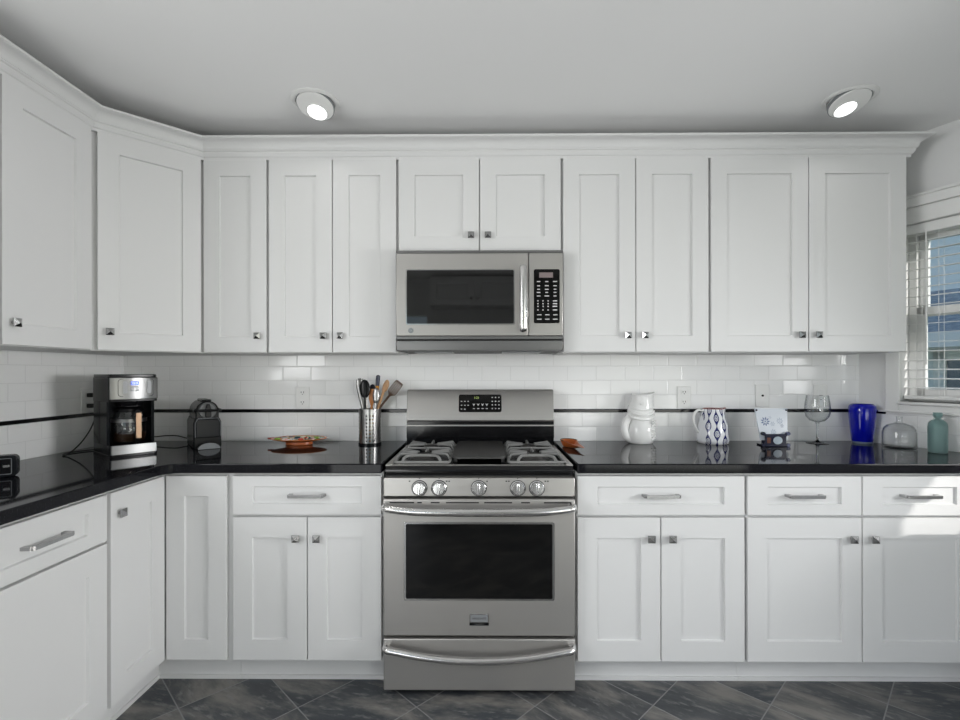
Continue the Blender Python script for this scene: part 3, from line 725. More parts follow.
# ------------------------------------------------------------------ things on the worktops
ZC = .9157
def coffee_maker():
    r = thing('coffee_maker', 'black drip coffee maker with stainless face, clock and glass carafe', 'coffee maker', (-1.592, -.418, ZC), math.radians(52))
    b = B(); prism(b, rrect(-.092, .092, -.098, .15, .018), XY, .0, .012); prism(b, rrect(-.090, .090, -.094, .15, .016), XY, .012, .052); obj('base', b, 'black', r, bevel=.002)
    b = B(); prism(b, rrect(-.086, .086, -.099, -.088, .004), XY, .012, .050); obj('base_strip', b, 'csteel', r)
    b = B(); prism(b, rrect(-.090, .090, .03, .15, .014), XY, .05, .245)
    for s in (-1, 1): prism(b, [(s*.090, -.055), (s*.078, -.050), (s*.074, .04), (s*.090, .04)], XY, .05, .245)
    obj('housing', b, 'gdark', r, bevel=.002)
    b = B(); prism(b, rrect(-.092, .092, -.096, .15, .016), XY, .238, .345); prism(b, rrect(-.090, .090, -.094, .15, .018), XY, .345, .358); obj('reservoir', b, 'black', r, bevel=.002)
    b = B(); lathe(b, [(0, .218), (.05, .218), (.062, .238), (0, .238)], 28, (0, -.025, 0)); obj('filter_basket', b, 'black', r)
    b = B(); prism(b, [(.090*k/12, -.097 - .014*(1-(k/12)**2)) for k in range(-12, 13)] + [(.090, -.092), (-.090, -.092)], XY, .250, .343); fp = obj('front_panel', b, 'csteel', r, bevel=.001)
    b = B(); prism(b, rrect(-.018, .012, .310, .328, .002), XZ, -.1128, -.100); sc = obj('clock_display', b, mat('blue_lcd', (.01, .04, .25), .2, emit=(.02, .10, .75), es=.8), fp)
    text('12:16', .010, 'digitw', sc, (-.003, -.1131, .319), name='clock_digits')
    for x in (-.038, .053):
        b = B(); prism(b, rrect(x-.008, x+.008, .274, .328, .007), XZ, -.110, -.100); obj('side_button', b, 'grey2', fp)
    for x, z in ((-.012, .302), (.006, .302), (-.012, .288), (.006, .288)):
        b = B(); prism(b, rrect(x-.006, x+.006, z-.005, z+.005, .003), XZ, -.1135, -.100); obj('button', b, 'grey2', fp)
    b = B(); tube(b, [(x, -.0972 - .014*(1-(x/.09)**2), z) for x, z in rrect(-.062, .072, .262, .337, .012)], .0011, 6, closed=True); obj('panel_groove', b, 'black', fp)
    b = B(); lathe(b, [(0, 0), (.055, 0), (.060, .006), (.066, .04), (.066, .09), (.058, .125), (.052, .140), (.0505, .140), (.0565, .125), (.0645, .09), (.0645, .04), (.0585, .0075), (0, .003)], 36, (0, -.028, .053)); ca = obj('carafe', b, 'glass', r)
    b = B(); lathe(b, [(0, .0075), (.0575, .0095), (.0635, .04), (.0635, .045), (0, .045)], 32, (0, -.028, .053)); obj('coffee', b, mat('coffee', (.02, .008, .003), .1), ca)
    b = B(); lathe(b, [(0, .139), (.054, .139), (.055, .152), (.04, .160), (0, .160)], 32, (0, -.028, .053)); obj('lid', b, 'black', ca)
    b = B(); lathe(b, [(.0665, .094), (.0672, .094), (.0672, .108), (.0645, .108)], 32, (0, -.028, .053), closed=True); obj('band', b, 'csteel', ca)
    b = B(); tube(b, smooth_path([(.006, -.085, .198), (.006, -.112, .200), (.006, -.122, .180), (.006, -.122, .12), (.006, -.116, .075), (.006, -.104, .066)], 4), .011, 8, sq=(1, .7)); hd = obj('carafe_handle', b, 'black', ca)
    b = B(); box(b, -.0045, .0165, -.1318, -.1285, .080, .190); obj('handle_strip', b, mat('handle_bronze', (.30, .20, .13), .4, .8), hd, bevel=.001)
M['digitw'] = mat('lcd_digits', (.6, .8, 1), .5, emit=(.5, .75, 1), es=.9)
coffee_maker()
def espresso():
    r = thing('espresso_machine', 'small dark grey pod espresso machine beside the drip coffee maker', 'espresso machine', (-1.367, -.195, ZC), math.radians(38))
    # body: arch-shaped outline run from front to back
    low = [(-.060, 0), (.060, 0), (.060, .125), (.050, .148), (-.050, .148), (-.060, .125)]
    b = B(); prism(b, low, XZ, -.085, .140); obj('body', b, 'gdark', r, bevel=.006)
    up = [(-.050, .140), (.050, .140)] + [(.050*math.cos(t), .178 + .050*math.sin(t)) for t in [i/12*PI for i in range(13)]]
    b = B(); prism(b, up, XZ, -.080, .135); obj('head', b, 'black', r, bevel=.005)
    b = B(); prism(b, [(-.052, .052), (.052, .052), (.052, .122), (.042, .142), (-.042, .142), (-.052, .122)], XZ, -.098, -.084); obj('front_panel', b, 'gdark', r, bevel=.004)
    b = B(); tube(b, [(-.054, -.097, .056), (-.054, -.097, .123), (-.043, -.097, .145), (.043, -.097, .145), (.054, -.097, .123), (.054, -.097, .056)], .0014, 6); obj('seam', b, 'grey2', r)
    b = B(); cyl(b, (0, -.079, .182), (0, -.090, .182), .040, .038, 28); fc = obj('face_disc', b, 'gmid', r, bevel=.002)
    b = B(); prism(b, [(-.012, .150), (.012, .150), (.012, .19), (.006, .215), (-.006, .215), (-.012, .19)], XZ, -.110, -.088); obj('spout', b, 'black', r, bevel=.003)
    b = B(); tube(b, smooth_path([(-.052, -.040, .186), (-.056, -.085, .184), (-.040, -.108, .183), (.040, -.108, .183), (.056, -.085, .184), (.052, -.040, .186)], 4), .0058, 8); obj('lever', b, 'black', r)
    b = B(); box(b, -.020, .020, -.06, .10, .224, .234); obj('lid', b, 'black', r, bevel=.004)
    b = B(); box(b, -.054, .054, -.0862, -.08, .004, .052); obj('cup_recess', b, 'black', r, smooth=False)
    b = B(); prism(b, [(.050*math.cos(k*PI/16), .001 + .031*math.sin(k*PI/16)) for k in range(17)], XZ, -.128, -.070); dt = obj('drip_tray', b, 'black', r, bevel=.002)
    b = B(); prism(b, [(.047*math.cos(k*PI/16), .002 + .0285*math.sin(k*PI/16)) for k in range(17)], XZ, -.1295, -.127); obj('tray_front', b, 'grey2', dt)
espresso()
def cord(pts, label, name='power_cord', r=.003):
    b = B(); tube(b, smooth_path(pts, 6), r, 8); o = obj(name, b, 'rubber'); return tag(o, label, 'cord', 'black appliance cords')
c1 = cord([(XL+.030, -.245, 1.120), (XL+.055, -.25, 1.10), (-1.815, -.34, 1.03), (-1.800, -.42, .965), (-1.808, -.478, .924), (-1.830, -.480, .9195), (-1.856, -.43, .9195), (-1.835, -.36, .9195), (-1.79, -.315, .9195), (-1.75, -.300, .9215), (-1.722, -.314, .940)], 'black power cord looping on the worktop left of the drip coffee maker')
c2 = cord([(XL+.030, -.245, 1.172), (XL+.06, -.24, 1.13), (-1.84, -.12, 1.00), (-1.76, -.05, .945), (-1.66, -.038, .948), (-1.60, -.045, .948), (-1.545, -.055, .938), (-1.485, -.068, .930), (-1.462, -.073, .932)], 'black power cord running from the espresso machine to the left wall')
for o_, z in ((c1, 1.120), (c2, 1.172)):
    b = B(); box(b, XL+.0092, XL+.034, -.257, -.233, z-.010, z+.010); obj('plug', b, 'rubber', o_, bevel=.003)
def gadget():
    r = thing('countertop_device', 'small black rounded box with an inset front panel at far left worktop', 'device', (-1.672, -.922, ZC), math.radians(36))
    b = B(); prism(b, rrect(-.058, .050, .0015, .076, .016), XZ, -.022, .022); obj('case', b, 'gdark', r, bevel=.003)
    b = B(); prism(b, rrect(-.046, .034, .012, .066, .003), XZ, -.0245, -.0215); p = obj('front_panel', b, 'enamel', r)
    b = B(); prism(b, rrect(.012, .030, .036, .044, .003), XZ, -.0262, -.024); obj('button', b, 'knob', p)
    b = B(); tube(b, [(x, -.0245, z) for x, z in rrect(-.046, .034, .012, .066, .003)], .0011, 6, closed=True); obj('panel_edge', b, 'grey2', p)
gadget()

# terracotta dish with painted inside
def painted():
    m = mat('painted_glaze', (.5, .4, .3), .2); g = NG(m)
    tc = g.n('ShaderNodeTexCoord').outputs['Object']
    v = g.n('ShaderNodeTexVoronoi'); g.l(tc, v.inputs['Vector']); v.inputs['Scale'].default_value = 34
    cr = g.n('ShaderNodeValToRGB'); cr.color_ramp.interpolation = 'CONSTANT'
    sep = g.n('ShaderNodeSeparateColor'); g.l(v.outputs['Color'], sep.inputs[0]); g.l(sep.outputs[0], cr.inputs[0])
    e = cr.color_ramp.elements; e[0].color = (.62, .40, .22, 1); e[1].position = .3; e[1].color = (.20, .30, .03, 1)
    for p, c in ((.48, (.02, .04, .05)), (.62, (.55, .06, .03)), (.75, (.7, .6, .45)), (.88, (.05, .12, .06))):
        x = e.new(p); x.color = (*c, 1)
    g.l(cr.outputs[0], g.p.inputs['Base Color']); return m
M['painted'] = painted()
def dish():
    r = thing('terracotta_dish', 'shallow terracotta dish with painted fruit inside, left of the utensil crock', 'dish', (-.922, -.128, ZC))
    b = B(); lathe(b, [(0, 0), (.064, 0), (.068, .003), (.066, .014), (.080, .018), (.134, .028), (.139, .031), (.137, .033), (.128, .031)], 48, (0, 0, 0), 1, .74)
    obj('bowl', b, 'terra', r)
    b = B(); lathe(b, [(.1285, .0312), (.115, .0285), (.085, .024), (.03, .0225), (0, .0225)], 48, (0, 0, 0), 1, .74); obj('painted_inside', b, 'painted', r)
    b = B(); prism(b, [(-.132, -.020), (-.155, -.014), (-.163, 0), (-.155, .014), (-.132, .020)], XY, .026, .034); obj('tab_handle', b, mat('red_glaze', (.38, .07, .05), .3), r, bevel=.003)
    b = B()
    for x, y, q in ((-.10, -.02, .020), (-.02, .03, .018), (.035, .02, .018), (.08, .03, .015), (.02, -.03, .016), (.0, .055, .015)):
        lathe(b, [(0, .026), (q, .027), (q*.8, .031+q*.2), (0, .032+q*.3)], 12, (x, y, 0))
    obj('relief_fruit', b, 'painted', r)
dish()

# utensil crock
M['csteel2'] = mat('utensil_steel', (.36, .355, .35), .28, 1.)
def crock():
    r = thing('utensil_crock', 'perforated stainless steel utensil holder left of the range', 'utensil holder', (-.563, -.118, ZC))
    b = B(); n = 44; rows = 19; R = .056; z0, z1 = .008, .178
    zz = [z0 + (z1-z0)*i/rows for i in range(rows+1)]
    V = [[b.verts.new((R*math.cos(2*PI*i/n), R*math.sin(2*PI*i/n), z)) for i in range(n)] for z in zz]
    for j in range(rows):
        for i in range(n):
            k = (i - 32 + 44) % 11          # groups of three columns of holes
            if k in (0, 2, 4) and j % 2 == 1 and 1 <= j <= rows-3: continue
            b.faces.new((V[j][i], V[j][(i+1) % n], V[j+1][(i+1) % n], V[j+1][i]))
    obj('perforated_wall', b, 'csteel2', r, angle=50)
    b = B(); lathe(b, [(0, 0), (.0575, 0), (.0575, .010), (.054, .010), (.054, .003), (0, .003)], 48); obj('base', b, 'black', r)
    b = B(); lathe(b, [(.0545, .174), (.0575, .174), (.0575, .180), (.0545, .180)], 48, closed=True); obj('rim', b, 'csteel2', r)
crock()
CR = Vector((-.563, -.118, ZC))
def utensil(name, label, foot, top, parts):
    """foot/top: points relative to crock base; parts build in a frame whose z runs from foot to top"""
    a = CR + Vector(foot); t = CR + Vector(top); d = (t-a)
    r = thing(name, label, 'utensil', a, 0, 'cooking utensils in the crock')
    z = d.normalized(); x = Vector((1, 0, 0)); x = (x - z*x.dot(z)).normalized(); y = z.cross(x)
    r.rotation_euler = Matrix((x, y, z)).transposed().to_euler()
    for nm, bm, m, kw in parts(d.length): obj(nm, bm, m, r, **kw)
    return r
def head_ell(rx, rz, z, depth=.006, ry=.010):
    b = B(); vs = lathe(b, [(0, -1), (.5, -.87), (.87, -.5), (1, 0), (.87, .5), (.5, .87), (0, 1)], 16)
    for v in vs: v.co = Vector((v.co.x*rx, v.co.y*ry + depth*(1-(v.co.z)**2), z + v.co.z*rz))
    return b
def P_steel_tongs(L):
    out = []
    for s in (-1, 1):
        b = B(); tube(b, smooth_path([(s*.004, 0, 0), (s*.006, 0, L*.5), (s*.013, 0, L*.85), (s*.008, 0, L)], 5), [.010]*16, 8, sq=(1, .3)); out.append(('arm', b, 'csteel2', {}))
    b = B(); cyl(b, (-.008, 0, L), (.008, 0, L), .006, n=10); out.append(('hinge', b, 'csteel2', {}))
    return out
def P_spoon(hm, bm_, rx, rz, hr=.006):
    def f(L):
        b = B(); tube(b, [(0, 0, 0), (0, 0, L-2*rz+.01)], hr, 8, sq=(1, .6)); h = head_ell(rx, rz, L-rz)
        return [('handle', b, hm, {}), ('bowl', h, bm_, {})]
    return f
def P_cap(L):
    b = B(); tube(b, [(0, 0, 0), (0, 0, L-.085)], .0055, 8); c = B(); cyl(c, (0, 0, L-.085), (0, 0, L-.055), .008, .010, 14)
    t = B(); tube(t, [(0, 0, L-.056), (0, 0, L-.03), (0, 0, L-.006), (0, 0, L)], [.010, .0115, .0110, .006], 14)
    return [('shaft', b, 'csteel2', {}), ('amber_collar', c, mat('amber', (.75, .32, .03), .2), {}), ('grip', t, 'navy', {})]
def P_turner(L):
    b = B(); tube(b, [(0, 0, 0), (0, 0, L-.075)], .0055, 8)
    h = B(); w = .021; z0, z1 = L-.085, L
    for x0, x1 in ((-.0225, -.0165), (-.0130, -.0070), (-.003, .003), (.0070, .0130), (.0165, .0225)): box(h, x0, x1, -.002, .002, z0+.012, z1-.008)
    box(h, -.021, .021, -.002, .002, z1-.010, z1); prism(h, [(-.008, z0), (.008, z0), (.021, z0+.014), (-.021, z0+.014)], XZ, -.002, .002)
    return [('handle', b, 'wood_b', {}), ('slotted_blade', h, 'wood_b', {'bevel': .0008})]
def P_paddle(m, wd):
    def f(L):
        b = B(); tube(b, [(0, 0, 0), (0, 0, L*.7), (0, 0, L-.06)], .006, 8)
        h = B(); prism(h, [(-.006, L-.085), (.006, L-.085), (wd, L-.05), (wd, L-.012), (wd*.6, L), (-wd*.6, L), (-wd, L-.012), (-wd, L-.05)], XZ, -.003, .003)
        return [('handle', b, m, {}), ('blade', h, m, {'bevel': .0015})]
    return f
utensil('tongs', 'steel tongs, leftmost of the utensils in the crock', (-.004, .018, .004), (-.056, .012, .330), P_steel_tongs)
utensil('serving_spoon', 'large black spoon in the crock with its oval bowl up', (-.012, -.034, .004), (-.022, -.026, .330), P_spoon('black', 'black', .028, .048))
utensil('spoon', 'dark blue spoon half hidden behind the black spoon', (-.004, .026, .004), (.006, .034, .305), P_spoon('navy', 'navy', .018, .034))
utensil('spatula', 'orange wooden spatula in the middle of the crock', (.004, -.010, .004), (.014, -.008, .282), P_paddle('wood_o', .016))
utensil('ladle', 'steel-shafted ladle with dark grip and amber collar, tallest in the crock', (.016, .014, .004), (.038, .020, .352), P_cap)
utensil('fork', 'steel serving spoon standing in front on the right of the crock', (.030, -.030, .004), (.037, -.024, .290), P_spoon('csteel2', 'csteel2', .018, .042))
utensil('wooden_spoon', 'light wooden spoon leaning right in the crock', (-.020, -.030, .004), (.092, .000, .328), P_spoon('wood_l', 'wood_l', .016, .034, .007))
utensil('slotted_turner', 'brown slotted turner leaning out to the right of the crock', (-.048, .0, .06), (.153, .004, .316), P_turner)

# terracotta spoon rest right of range
def spoon_rest():
    r = thing('spoon_rest', 'small terracotta spoon rest beside the right edge of the range', 'spoon rest', (.436, -.205, ZC), math.radians(-76))
    b = B(); vs = lathe(b, [(0, 0), (.030, 0), (.038, .006), (.046, .026), (.050, .032), (.047, .032), (.042, .026), (.034, .010), (0, .007)], 36, (0, 0, 0), 1., .8)
    for v in vs:
        if v.co.x > .02:            # pull one side out into a lower lip
            k = (v.co.x-.02)/.03; v.co.x += .125*k*k; v.co.y *= (1-.35*min(1, k)); v.co.z *= (1-.45*min(1, k))
    obj('bowl', b, 'terra', r, angle=60)
    b = B(); tube(b, [(.049*math.cos(t), .039*math.sin(t), .0325) for t in [PI/2.6 + i/16*(2*PI-2*PI/2.6) for i in range(17)]], .0022, 8); obj('glazed_rim', b, mat('rim_glaze', (.04, .06, .045), .2), r)
spoon_rest()

# white fish pitcher
def fish_pitcher():
    r = thing('fish_pitcher', 'plain white fish-shaped ceramic pitcher with open mouth at top', 'pitcher', (.828, -.082, ZC), 0)
    prof = [(0, .057, 0, .050), (.006, .062, 0, .054), (.03, .069, .002, .060), (.06, .070, .004, .062), (.09, .066, .004, .058), (.115, .053, .002, .048), (.130, .050, 0, .046), (.145, .061, -.002, .053), (.165, .066, -.003, .055), (.185, .064, -.001, .054), (.205, .058, .003, .050), (.225, .053, .007, .046), (.240, .053, .010, .046), (.250, .056, .012, .048), (.247, .052, .012, .044), (.225, .046, .008, .040), (.18, .050, 0, .044)]
    b = B(); n = 40; rings = []
    for z, rx, ox, ry in prof:
        rg = []
        for i in range(n):
            a = 2*PI*i/n; dz = 0
            if z > .20: dz = (z-.20)/.05*(.005*math.cos(a)*math.cos(a) + .004*math.cos(a) - .003*abs(math.sin(a)))
            rg.append(b.verts.new((ox*.9 + rx*math.cos(a)*1.0, ry*math.sin(a), z + dz)))
        rings.append(rg)
    for A, C in zip(rings, rings[1:]):
        for i in range(n): b.faces.new((A[i], A[(i+1) % n], C[(i+1) % n], C[i]))
    b.faces.new(rings[0][::-1]); b.faces.new(rings[-1])
    obj('body', b, 'wporc', r, angle=70)
    b = B(); tube(b, smooth_path([(-.045, -.004, .018), (-.074, -.006, .035), (-.084, -.006, .070), (-.078, -.006, .105), (-.060, -.006, .135), (-.040, -.004, .148)], 5), [.021]*10 + [.020]*10 + [.017]*6, 14); obj('tail_handle', b, 'wporc', r)
    # raised gill, lips and scale ridges
    b = B()
    def ridge(z, a0, a1, rx, ry, ox, dz, rr=.0035):
        pts = []
        for i in range(13):
            t = i/12; a = math.radians(a0 + (a1-a0)*t); pts.append((ox + rx*math.cos(a), ry*math.sin(a), z + dz*math.sin(PI*t)))
        tube(b, pts, rr, 8)
    ridge(.148, 185, 355, .064, .056, -.002, -.022, .008); ridge(.166, 195, 345, .067, .058, -.002, -.018, .0055)
    ridge(.186, 210, 335, .0655, .0565, -.001, -.014, .0045)
    obj('gills', b, 'wporc', r)
    b = B()
    for k in range(7): ridge(.022 + .014*k, 300, 375, .0685, .0605, .004, .007, .0045)
    obj('fin_ridges', b, 'wporc', r)
    b = B(); tube(b, [(.056*math.cos(t)+.011, .047*math.sin(t), .251 + .005*math.cos(t)**2 + .004*math.cos(t) - .003*abs(math.sin(t))) for t in [i/32*2*PI for i in range(32)]], .004, 8, closed=True); obj('lips', b, 'wporc', r)
    b = B(); lathe(b, [(0, -.004), (.007, -.002), (.008, .002), (.005, .005), (0, .006)], 16); obj('eye', b, 'wporc', r, loc=(-.015, -.054, .205), rot=(PI/2, 0, 0))
fish_pitcher()

# blue patterned pitcher
def pitcher_glaze():
    m = mat('blue_pattern_glaze', (.8, .8, .8), .12); g = NG(m); P = g.pos(True)
    ang = g.math('ARCTAN2', P[1], P[0])
    u = g.math('MULTIPLY', ang, 11/(2*PI)); u = g.math('ADD', u, 20.537)
    iu = g.math('FLOOR', u); fu = g.math('SUBTRACT', g.math('FRACT', u), .5)
    par = g.math('MODULO', iu, 2.)
    v = g.math('ADD', g.math('DIVIDE', P[2], .078), g.math('MULTIPLY', par, .5)); fv = g.math('SUBTRACT', g.math('FRACT', g.math('ADD', v, .30)), .5)
    env = g.math('POWER', g.math('COSINE', g.math('MULTIPLY', fv, PI)), 1.7)        # 1 at the middle of each leaf
    half = g.math('MULTIPLY_ADD', env, .33, .045)
    inside = g.math('LESS_THAN', g.math('ABSOLUTE', fu), half)
    d = g.math('SQRT', g.math('ADD', g.math('POWER', g.math('MULTIPLY', fu, 1.25), 2.), g.math('POWER', g.math('MULTIPLY', fv, 1.55), 2.)))
    rings = g.math('GREATER_THAN', g.math('SINE', g.math('MULTIPLY', d, 52.)), .0)
    core = g.math('LESS_THAN', d, .33)
    white = g.math('MULTIPLY', rings, core)
    blue = g.math('MULTIPLY', inside, g.math('SUBTRACT', 1., white))
    side = g.math('GREATER_THAN', P[0], -.058)
    blue = g.math('MULTIPLY', blue, side)
    g.l(g.mix(blue, (.80, .81, .84), (.012, .016, .12)), g.p.inputs['Base Color']); return m
M['bluepat'] = pitcher_glaze()
def blue_pitcher():
    r = thing('pitcher', 'white pitcher with dark blue leaf pattern and red rim', 'pitcher', (1.197, -.085, ZC), 0)
    outer = [(.066, 0), (.074, .003), (.077, .02), (.076, .05), (.070, .09), (.061, .13), (.054, .16), (.051, .172), (.051, .176)]
    prof = [(0, .0)] + outer + [(.048, .176), (.050, .16), (.058, .12), (.066, .08), (.070, .03), (0, .006)]
    b = B(); vs = lathe(b, prof, 48)
    for v in vs:
        if v.co.z > .12 and v.co.x > 0:
            k = (v.co.z-.12)/.056; a = abs(math.atan2(v.co.y, v.co.x)); s = math.exp(-(a/.35)**2)
            v.co.x += .018*k*k*s; v.co.z += .005*k*s
    obj('body', b, 'bluepat', r, angle=60)
    b = B(); tube(b, [(.0485*math.cos(t) + .017*math.exp(-(min(t, 2*PI-t)/.35)**2), .0485*math.sin(t), .1765 + .005*math.exp(-(min(t, 2*PI-t)/.35)**2)) for t in [i/48*2*PI for i in range(48)]], .0022, 6, closed=True); obj('red_rim', b, mat('red_brown_rim', (.30, .06, .04), .3), r)
    b = B(); tube(b, smooth_path([(-.050, 0, .165), (-.078, 0, .168), (-.097, 0, .145), (-.099, 0, .115), (-.088, 0, .080), (-.069, 0, .052)], 5), [.0075]*26, 10, sq=(1.3, .8)); obj('handle', b, 'wporc', r)
blue_pitcher()

# decorated tile on a little easel
def easel():
    r = thing('ceramic_easel', 'small dark blue ceramic easel with scroll ends holding a tile', 'easel', (1.443, -.185, ZC), 0)
    b = B()
    out = [(-.058, .0), (.058, .0), (.062, .010), (.050, .018), (.050, .050), (.060, .058), (.056, .070), (.045, .062), (-.045, .062), (-.056, .070), (-.060, .058), (-.050, .050), (-.050, .018), (-.062, .010)]
    prism(b, out, XZ, -.034, -.020); obj('front', b, mat('navy_glaze', (.012, .014, .035), .15), r, bevel=.003)
    for s in (-1, 1):
        for z in (.008, .064):
            b = B(); cyl(b, (s*.060, -.036, z), (s*.060, -.018, z), .009, n=16); obj('scroll', b, mat('lilac_glaze', (.10, .11, .20), .15) if s > 0 else mat('navy_glaze', (.012, .014, .035), .15), r, bevel=.002)
    b = B(); lathe(b, [(0, 0), (.024, 0), (.022, .003), (0, .004)], 28, sx=1., sy=.85); obj('medallion', b, mat('pale_glaze', (.45, .52, .58), .2), r, loc=(.006, -.0345, .032), rot=(PI/2, 0, 0))
    b = B(); tube(b, [(.006+.024*math.cos(t), -.036, .032+.0205*math.sin(t)) for t in [i/24*2*PI for i in range(24)]], .002, 6, closed=True); obj('medallion_ring', b, mat('navy_glaze', (.012, .014, .035), .15), r)
    b = B(); box(b, -.045, -.028, -.0362, -.033, .018, .046); obj('brown_patch', b, mat('brown_glaze', (.14, .05, .03), .2), r, bevel=.001)
    b = B(); box(b, -.050, .050, -.022, .050, 0, .008); box(b, -.050, .050, -.022, .008, .008, .030)
    prism(b, [(.050, .0), (.042, .0), (.018, .10), (.022, .10)], YZ, -.008, .008); obj('back_leg', b, mat('navy_glaze', (.012, .014, .035), .15), r, bevel=.002)
    t = thing('decorative_tile', 'white square tile with faint blue flowers standing on the ceramic easel', 'tile', (1.443, -.2025, ZC+.0305), 0)
    t.rotation_euler = (math.radians(-10), 0, 0)
    b = B(); prism(b, [(-.066, 0), (.066, 0), (.080, .157), (-.080, .157)], XZ, 0, .008); obj('tile_body', b, mat('tile_glaze', (.66, .70, .76), .15), t, bevel=.001)
    def flower(cx, cz, R, n, m):
        b = B()
        for k in range(n):
            a = 2*PI*k/n; d = Vector((math.cos(a), math.sin(a))); p = Vector((-d.y, d.x))
            q = [Vector((cx, cz)) + d*R*.25, Vector((cx, cz)) + d*R*.6 + p*R*.17, Vector((cx, cz)) + d*R, Vector((cx, cz)) + d*R*.6 - p*R*.17]
            prism(b, [(v.x, v.y) for v in q], XZ, -.0006, .0004)
        prism(b, [(cx+R*.16*math.cos(i*PI/5), cz+R*.16*math.sin(i*PI/5)) for i in range(10)], XZ, -.0006, .0004)
        obj('flower', b, m, t, smooth=False)
    fb = mat('flower_blue', (.13, .17, .30), .2); fl = mat('flower_pale', (.36, .42, .52), .2)
    flower(-.035, .092, .024, 9, fb); flower(.036, .094, .018, 8, fl); flower(.045, .070, .010, 6, fb); flower(0, .080, .013, 6, fl); flower(-.01, .112, .008, 5, fl); flower(.0, .04, .016, 7, fl)
    for x, z in ((-.073, .148), (.073, .148)):
        b = B(); lathe(b, [(0, 0), (.005, 0), (.004, .003), (0, .004)], 12); obj('corner_dot', b, mat('navy_glaze', (.012, .014, .035), .15), t, loc=(x, -.0002, z), rot=(PI/2, 0, 0))
    b = B()
    for x, z in ((.066, .052), (.0655, .036), (.066, .06)): lathe(b, [(0, 0), (.004, 0), (.003, .002), (0, .003)], 10, (x-.004, -z, 0))
    obj('edge_dots', b, mat('navy_glaze', (.012, .014, .035), .15), t, rot=(PI/2, 0, 0))
easel()

def wine_glass():
    r = thing('wine_glass', 'empty clear stemmed wine glass beside the cobalt vase', 'wine glass', (1.729, -.090, ZC))
    b = B()
    lathe(b, [(0, 0), (.048, 0), (.049, .002), (.03, .005), (.010, .009), (.0055, .018), (.0046, .06), (.0055, .098), (.010, .106), (0, .106)], 40)
    obj('stem', b, mat('solid_glass', (.93, .96, .96), .02, trans=1., ior=1.45), r, angle=60); b = B()
    prof = [(.008, .1065), (.035, .116), (.052, .138), (.058, .165), (.055, .205), (.049, .245), (.0478, .245), (.0538, .205), (.0567, .165), (.0507, .1395), (.034, .118), (.010, .110), (0, .109)]
    lathe(b, prof, 40); obj('glass', b, 'glass', r, angle=60)
wine_glass()
def vase():
    m = mat('cobalt_glass', (.004, .010, .60), .05, trans=.5, ior=1.3, coat=.6); 
    r = thing('vase', 'deep cobalt blue glass vase with a clear thick foot', 'vase', (1.961, -.085, ZC))
    b = B(); vs = lathe(b, [(0, .010), (.044, .010), (.047, .018), (.0525, .08), (.0585, .15), (.0590, .172), (.0565, .190), (.0500, .199), (.047, .200), (.053, .188), (.0555, .172), (.055, .15), (.049, .08), (.043, .024), (0, .020)], 44); obj('body', b, m, r, angle=60)
    b = B(); lathe(b, [(0, 0), (.038, 0), (.042, .003), (.0445, .010), (0, .010)], 40); obj('foot', b, mat('pale_glass', (.5, .6, .75), .05, trans=.4), r)
vase()
def flask():
    r = thing('glass_jar', 'clear glass bottle with wide round body and tiny neck, right of the blue vase', 'glass bottle', (2.010, -.252, ZC))
    o = [(0, .0), (.060, 0), (.066, .004), (.067, .012), (.066, .075), (.061, .095), (.048, .110), (.025, .118), (.0135, .122), (.012, .128), (.012, .148), (.0135, .150)]
    i = [(.0105, .150), (.0095, .128), (.011, .120), (.024, .1155), (.046, .1075), (.0585, .0935), (.0632, .075), (.064, .014), (.055, .008), (0, .007)]
    b = B(); lathe(b, o + i, 44); obj('glass', b, 'glass', r, angle=60)
flask()
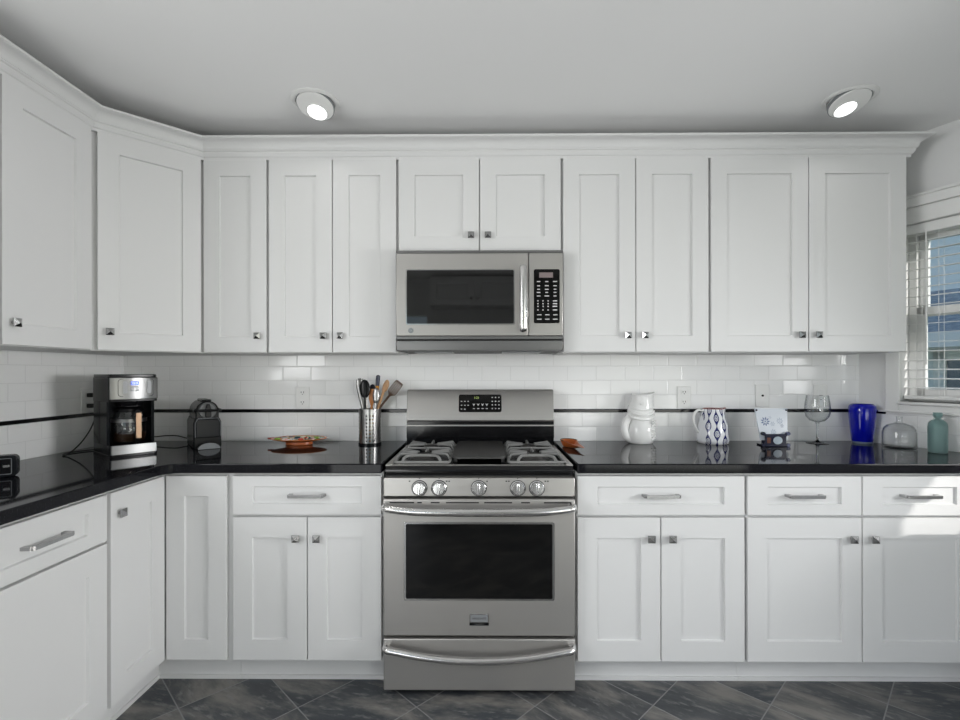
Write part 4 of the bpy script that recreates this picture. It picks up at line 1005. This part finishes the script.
def teal_bottle():
    r = thing('teal_bottle', 'frosted teal glass bottle at the right end of the worktop', 'bottle', (2.068, -.388, ZC))
    b = B(); lathe(b, [(r_*.82, z_) for r_, z_ in [(0, 0), (.038, 0), (.042, .004), (.0425, .012), (.0425, .118), (.039, .134), (.028, .145), (.0175, .151), (.0165, .160), (.018, .163), (.021, .166), (.021, .178), (.019, .181), (.0155, .181), (.0140, .160), (.024, .146), (.035, .132), (.0385, .118), (.0385, .01), (0, .008)]], 40)
    obj('glass', b, mat('frosted_teal', (.40, .57, .56), .35, trans=.72, ior=1.3), r, angle=60)
teal_bottle()

# ------------------------------------------------------------------ opposite side of the room (seen only as reflections)
def opposite():
    r = thing('refrigerator', 'dark two-door refrigerator behind the camera', 'refrigerator', (-.09, YF+.01, 0), 0)
    b = B(); box(b, -.44, .44, 0, .66, .02, 1.76); obj('body', b, 'grey', r, smooth=False)
    for x0, x1, nm in ((-.44, -.004, 'door'), (.004, .44, 'door')):
        b = B(); box(b, x0, x1, .66, .72, .62, 1.76); d = obj(nm, b, 'steel', r, bevel=.006)
        b = B(); xx = x1-.04 if x0 < 0 else x0+.04; tube(b, [(xx, .72, .75), (xx, .77, .78), (xx, .77, 1.55), (xx, .72, 1.58)], .011, 8); obj('handle', b, 'handle', d)
    b = B(); box(b, -.44, .44, .66, .72, .06, .61); obj('freezer_drawer', b, 'steel', r, bevel=.006)
    c = wall_cabinet('white wall cabinet over the refrigerator behind the camera', (.43, YF+.002, 0), PI, 1.04, [], z0=2.06, z1=2.40)
    for x0, x1, k in pair(1.04):
        b = B(); shaker(b, x0, x1, 2.063, 2.395, -UF); d = obj('door', b, 'cab', c, smooth=False); knob(d, x0+.037 if k == 'L' else x1-.037, -UF, 2.14)
opposite()
def sun_blocker():
    r = thing('sun_blocker_bin', 'tall white bin added out of view by the window wall to block the sun', 'bin', (2.15, -1.06, 0), 0)  # added unseen blocker; its lid cuts the lower edge of the sun patch
    b = B(); prism(b, rrect(-.135, .135, -.098, .098, .03), XY, .01, .80); obj('body', b, 'white', r)
    b = B(); prism(b, rrect(-.138, .138, -.10, .10, .03), XY, .80, .855); obj('lid', b, 'white', r, bevel=.01)
    b = B(); box(b, -.05, .05, -.125, -.09, .015, .03); obj('pedal', b, 'black', r)
sun_blocker()
